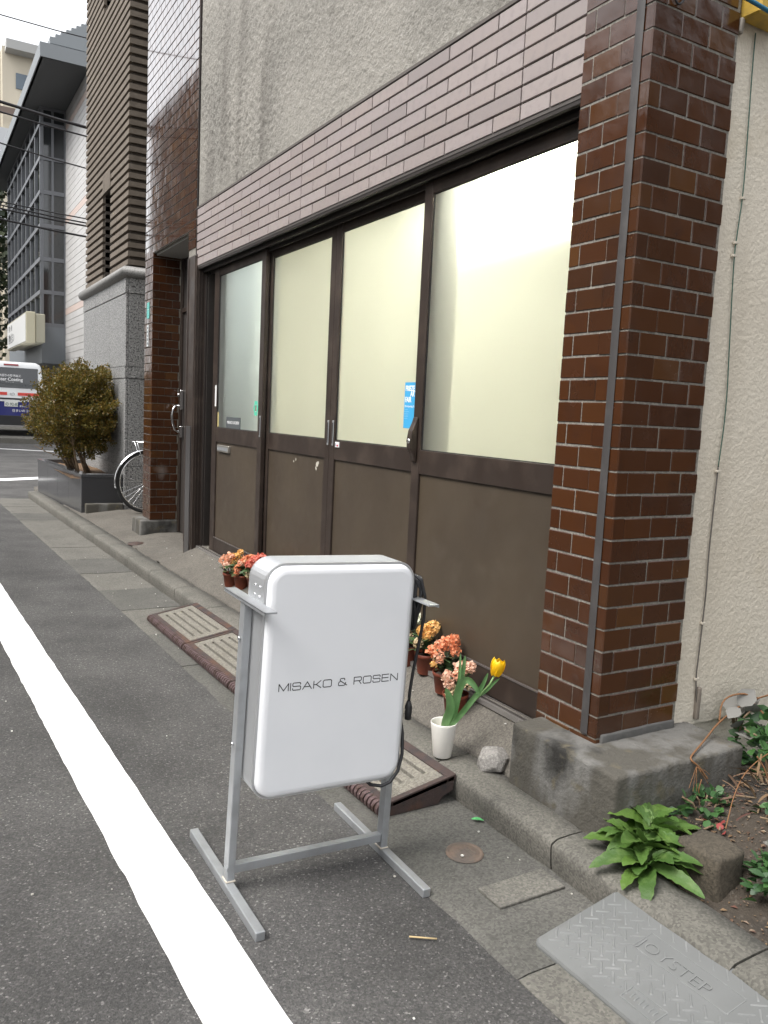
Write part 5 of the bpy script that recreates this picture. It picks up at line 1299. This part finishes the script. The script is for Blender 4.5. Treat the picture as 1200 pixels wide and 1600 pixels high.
MB().box(5.0,9.2,74.6,74.9,23.9,24.4).build('beam',mat('ap_brown',(.16,.12,.10),.8),AP); MB().box(8.5,9.0,74.5,75.5,22.6,25.6).build('post',mat('ap_white',(.7,.7,.68),.7),AP)
def tree(label,c,rad,n,h0,leaf,m):
    t=thing('tree',label,'tree',(c[0],c[1],0)); tr=MB(); tr.tube([(c[0],c[1],-.2),(c[0]+.1,c[1],h0*.6),(c[0],c[1],c[2])],[.28,.2,.1],8)
    for k in range(7):
        a=k*.9; tr.tube([(c[0],c[1],h0*.8+k*.25),(c[0]+rad[0]*.6*math.cos(a),c[1]+rad[1]*.6*math.sin(a),c[2]+rad[2]*.3*math.sin(k*2.))],[.1,.03],6)
    tr.build('trunk',A_STEM,t); cr=MB()
    for k in range(n):
        d=Vector((random.gauss(0,1),random.gauss(0,1),random.gauss(0,1))).normalized(); rr=random.random()**.4*(1+.22*nz(d.x*3,d.y*3,d.z*3+c[0]))
        p=Vector(c)+Vector((d.x*rad[0],d.y*rad[1],d.z*rad[2]))*rr
        if nz(p.x*.9,p.y*.9,p.z*.9)<-.22: continue
        u=Vector((random.uniform(-1,1),random.uniform(-1,1),random.uniform(-.8,.8))).normalized(); s=u.orthogonal().normalized(); s=Matrix.Rotation(random.uniform(0,6.28),3,u)@s; L=leaf*random.uniform(.6,1.3)
        cr.add([p,p+u*L*.5+s*L*.35,p+u*L,p+u*L*.5-s*L*.35],[(0,1,2,3)])
    cr.build('crown',m,t,kind='stuff')
A_DARKL=mat('dark_foliage',(.035,.055,.022),.6,rnd=[(.02,.035,.014),(.04,.06,.024),(.055,.07,.026),(.03,.045,.02)],island=True)
tree('dark evergreen tree behind the glass bay at the left picture edge',(1.7,43,8.0),(2.9,2.5,6.4),9000,3.,.34,A_DARKL)
cabs=[('single thin cable highest against the white sky',6.733,6.74,.008),('thick bundled cable crossing below the far eave',5.547,5.45,.022),('cable just below the thick bundle under the eave',5.407,5.32,.012),('lone cable crossing the upper glass bay',4.973,4.85,.010),('topmost of the lower bunch of cables over the glass bay',4.15,4.10,.009),('second of the lower bunch of cables',4.10,4.035,.011),('third of the lower bunch of cables',4.05,3.99,.013),('lowest black cable over the glass bay',3.90,3.83,.015)]
for lab,za,zb,r in cabs:
    def zc_(x): 
        t=(x-1.15)/(2.36-1.15); return za+(zb-za)*t
    P=[(x,13.5+.05*(x),zc_(x)+ (.02*(x-1.7)**2)) for x in frange(-4.5,5.5,14)]
    o=MB().tube(P,r,6).build('overhead_cable',A_BLACK); o['label']=lab; o['category']='cable'; o['group']='overhead cables'

# ================================================================== BUILDINGS BEHIND AND BESIDE THE VIEWER
def block(name,label,x0,x1,y0,y1,h,m,face):
    t=thing(name,label,'building',((x0+x1)/2,(y0+y1)/2,0)); MB().box(x0,x1,y0,y1,-.2,h).build('wall',m,t)
    MB().box(x0-.2,x1+.2,y0-.2,y1+.2,h,h+.25).build('roof',A_EAVE,t)
    g=mat(name+'_glass',(.03,.035,.04),.08); n=max(2,int((y1-y0 if face=='x' else x1-x0)/2.4))
    for lv in range(int(h//2.9)):
        for k in range(n):
            if face=='x':
                y=y0+(k+.5)*(y1-y0)/n; MB().box(x1-.02,x1+.03,y-.6,y+.6,1.0+lv*2.9,2.2+lv*2.9).build('window',g,t)
            else:
                x=x0+(k+.5)*(x1-x0)/n; MB().box(x-.6,x+.6,y1-.02,y1+.03,1.0+lv*2.9,2.2+lv*2.9).build('window',g,t)
A_OPP=mat('opposite_wall',(.33,.31,.28),.85,var=[((.26,.245,.22),1.,5,.4,.7)])
block('house','grey rendered house across the street from the gallery',-13,-5.2,-7,10.5,5.4,A_OPP,'x')
block('office_block','dark office block across the crossing on the left side of the street',-16,-5.2,20.,36,12.6,mat('office_wall',(.12,.105,.09),.8),'x')
block('house','unseen dark house added behind the vacant lot for dark brick reflections',4.4,12,-11,-2.8,5.4,mat('clad',(.14,.125,.11),.8),'y')  # invented house out of view, keeps the pillar's right face reflecting dark
tree('street tree beside the office block on the left',(-4.6,19.5,7.6),(1.8,1.8,2.6),1800,3.5,.3,A_DARKL)
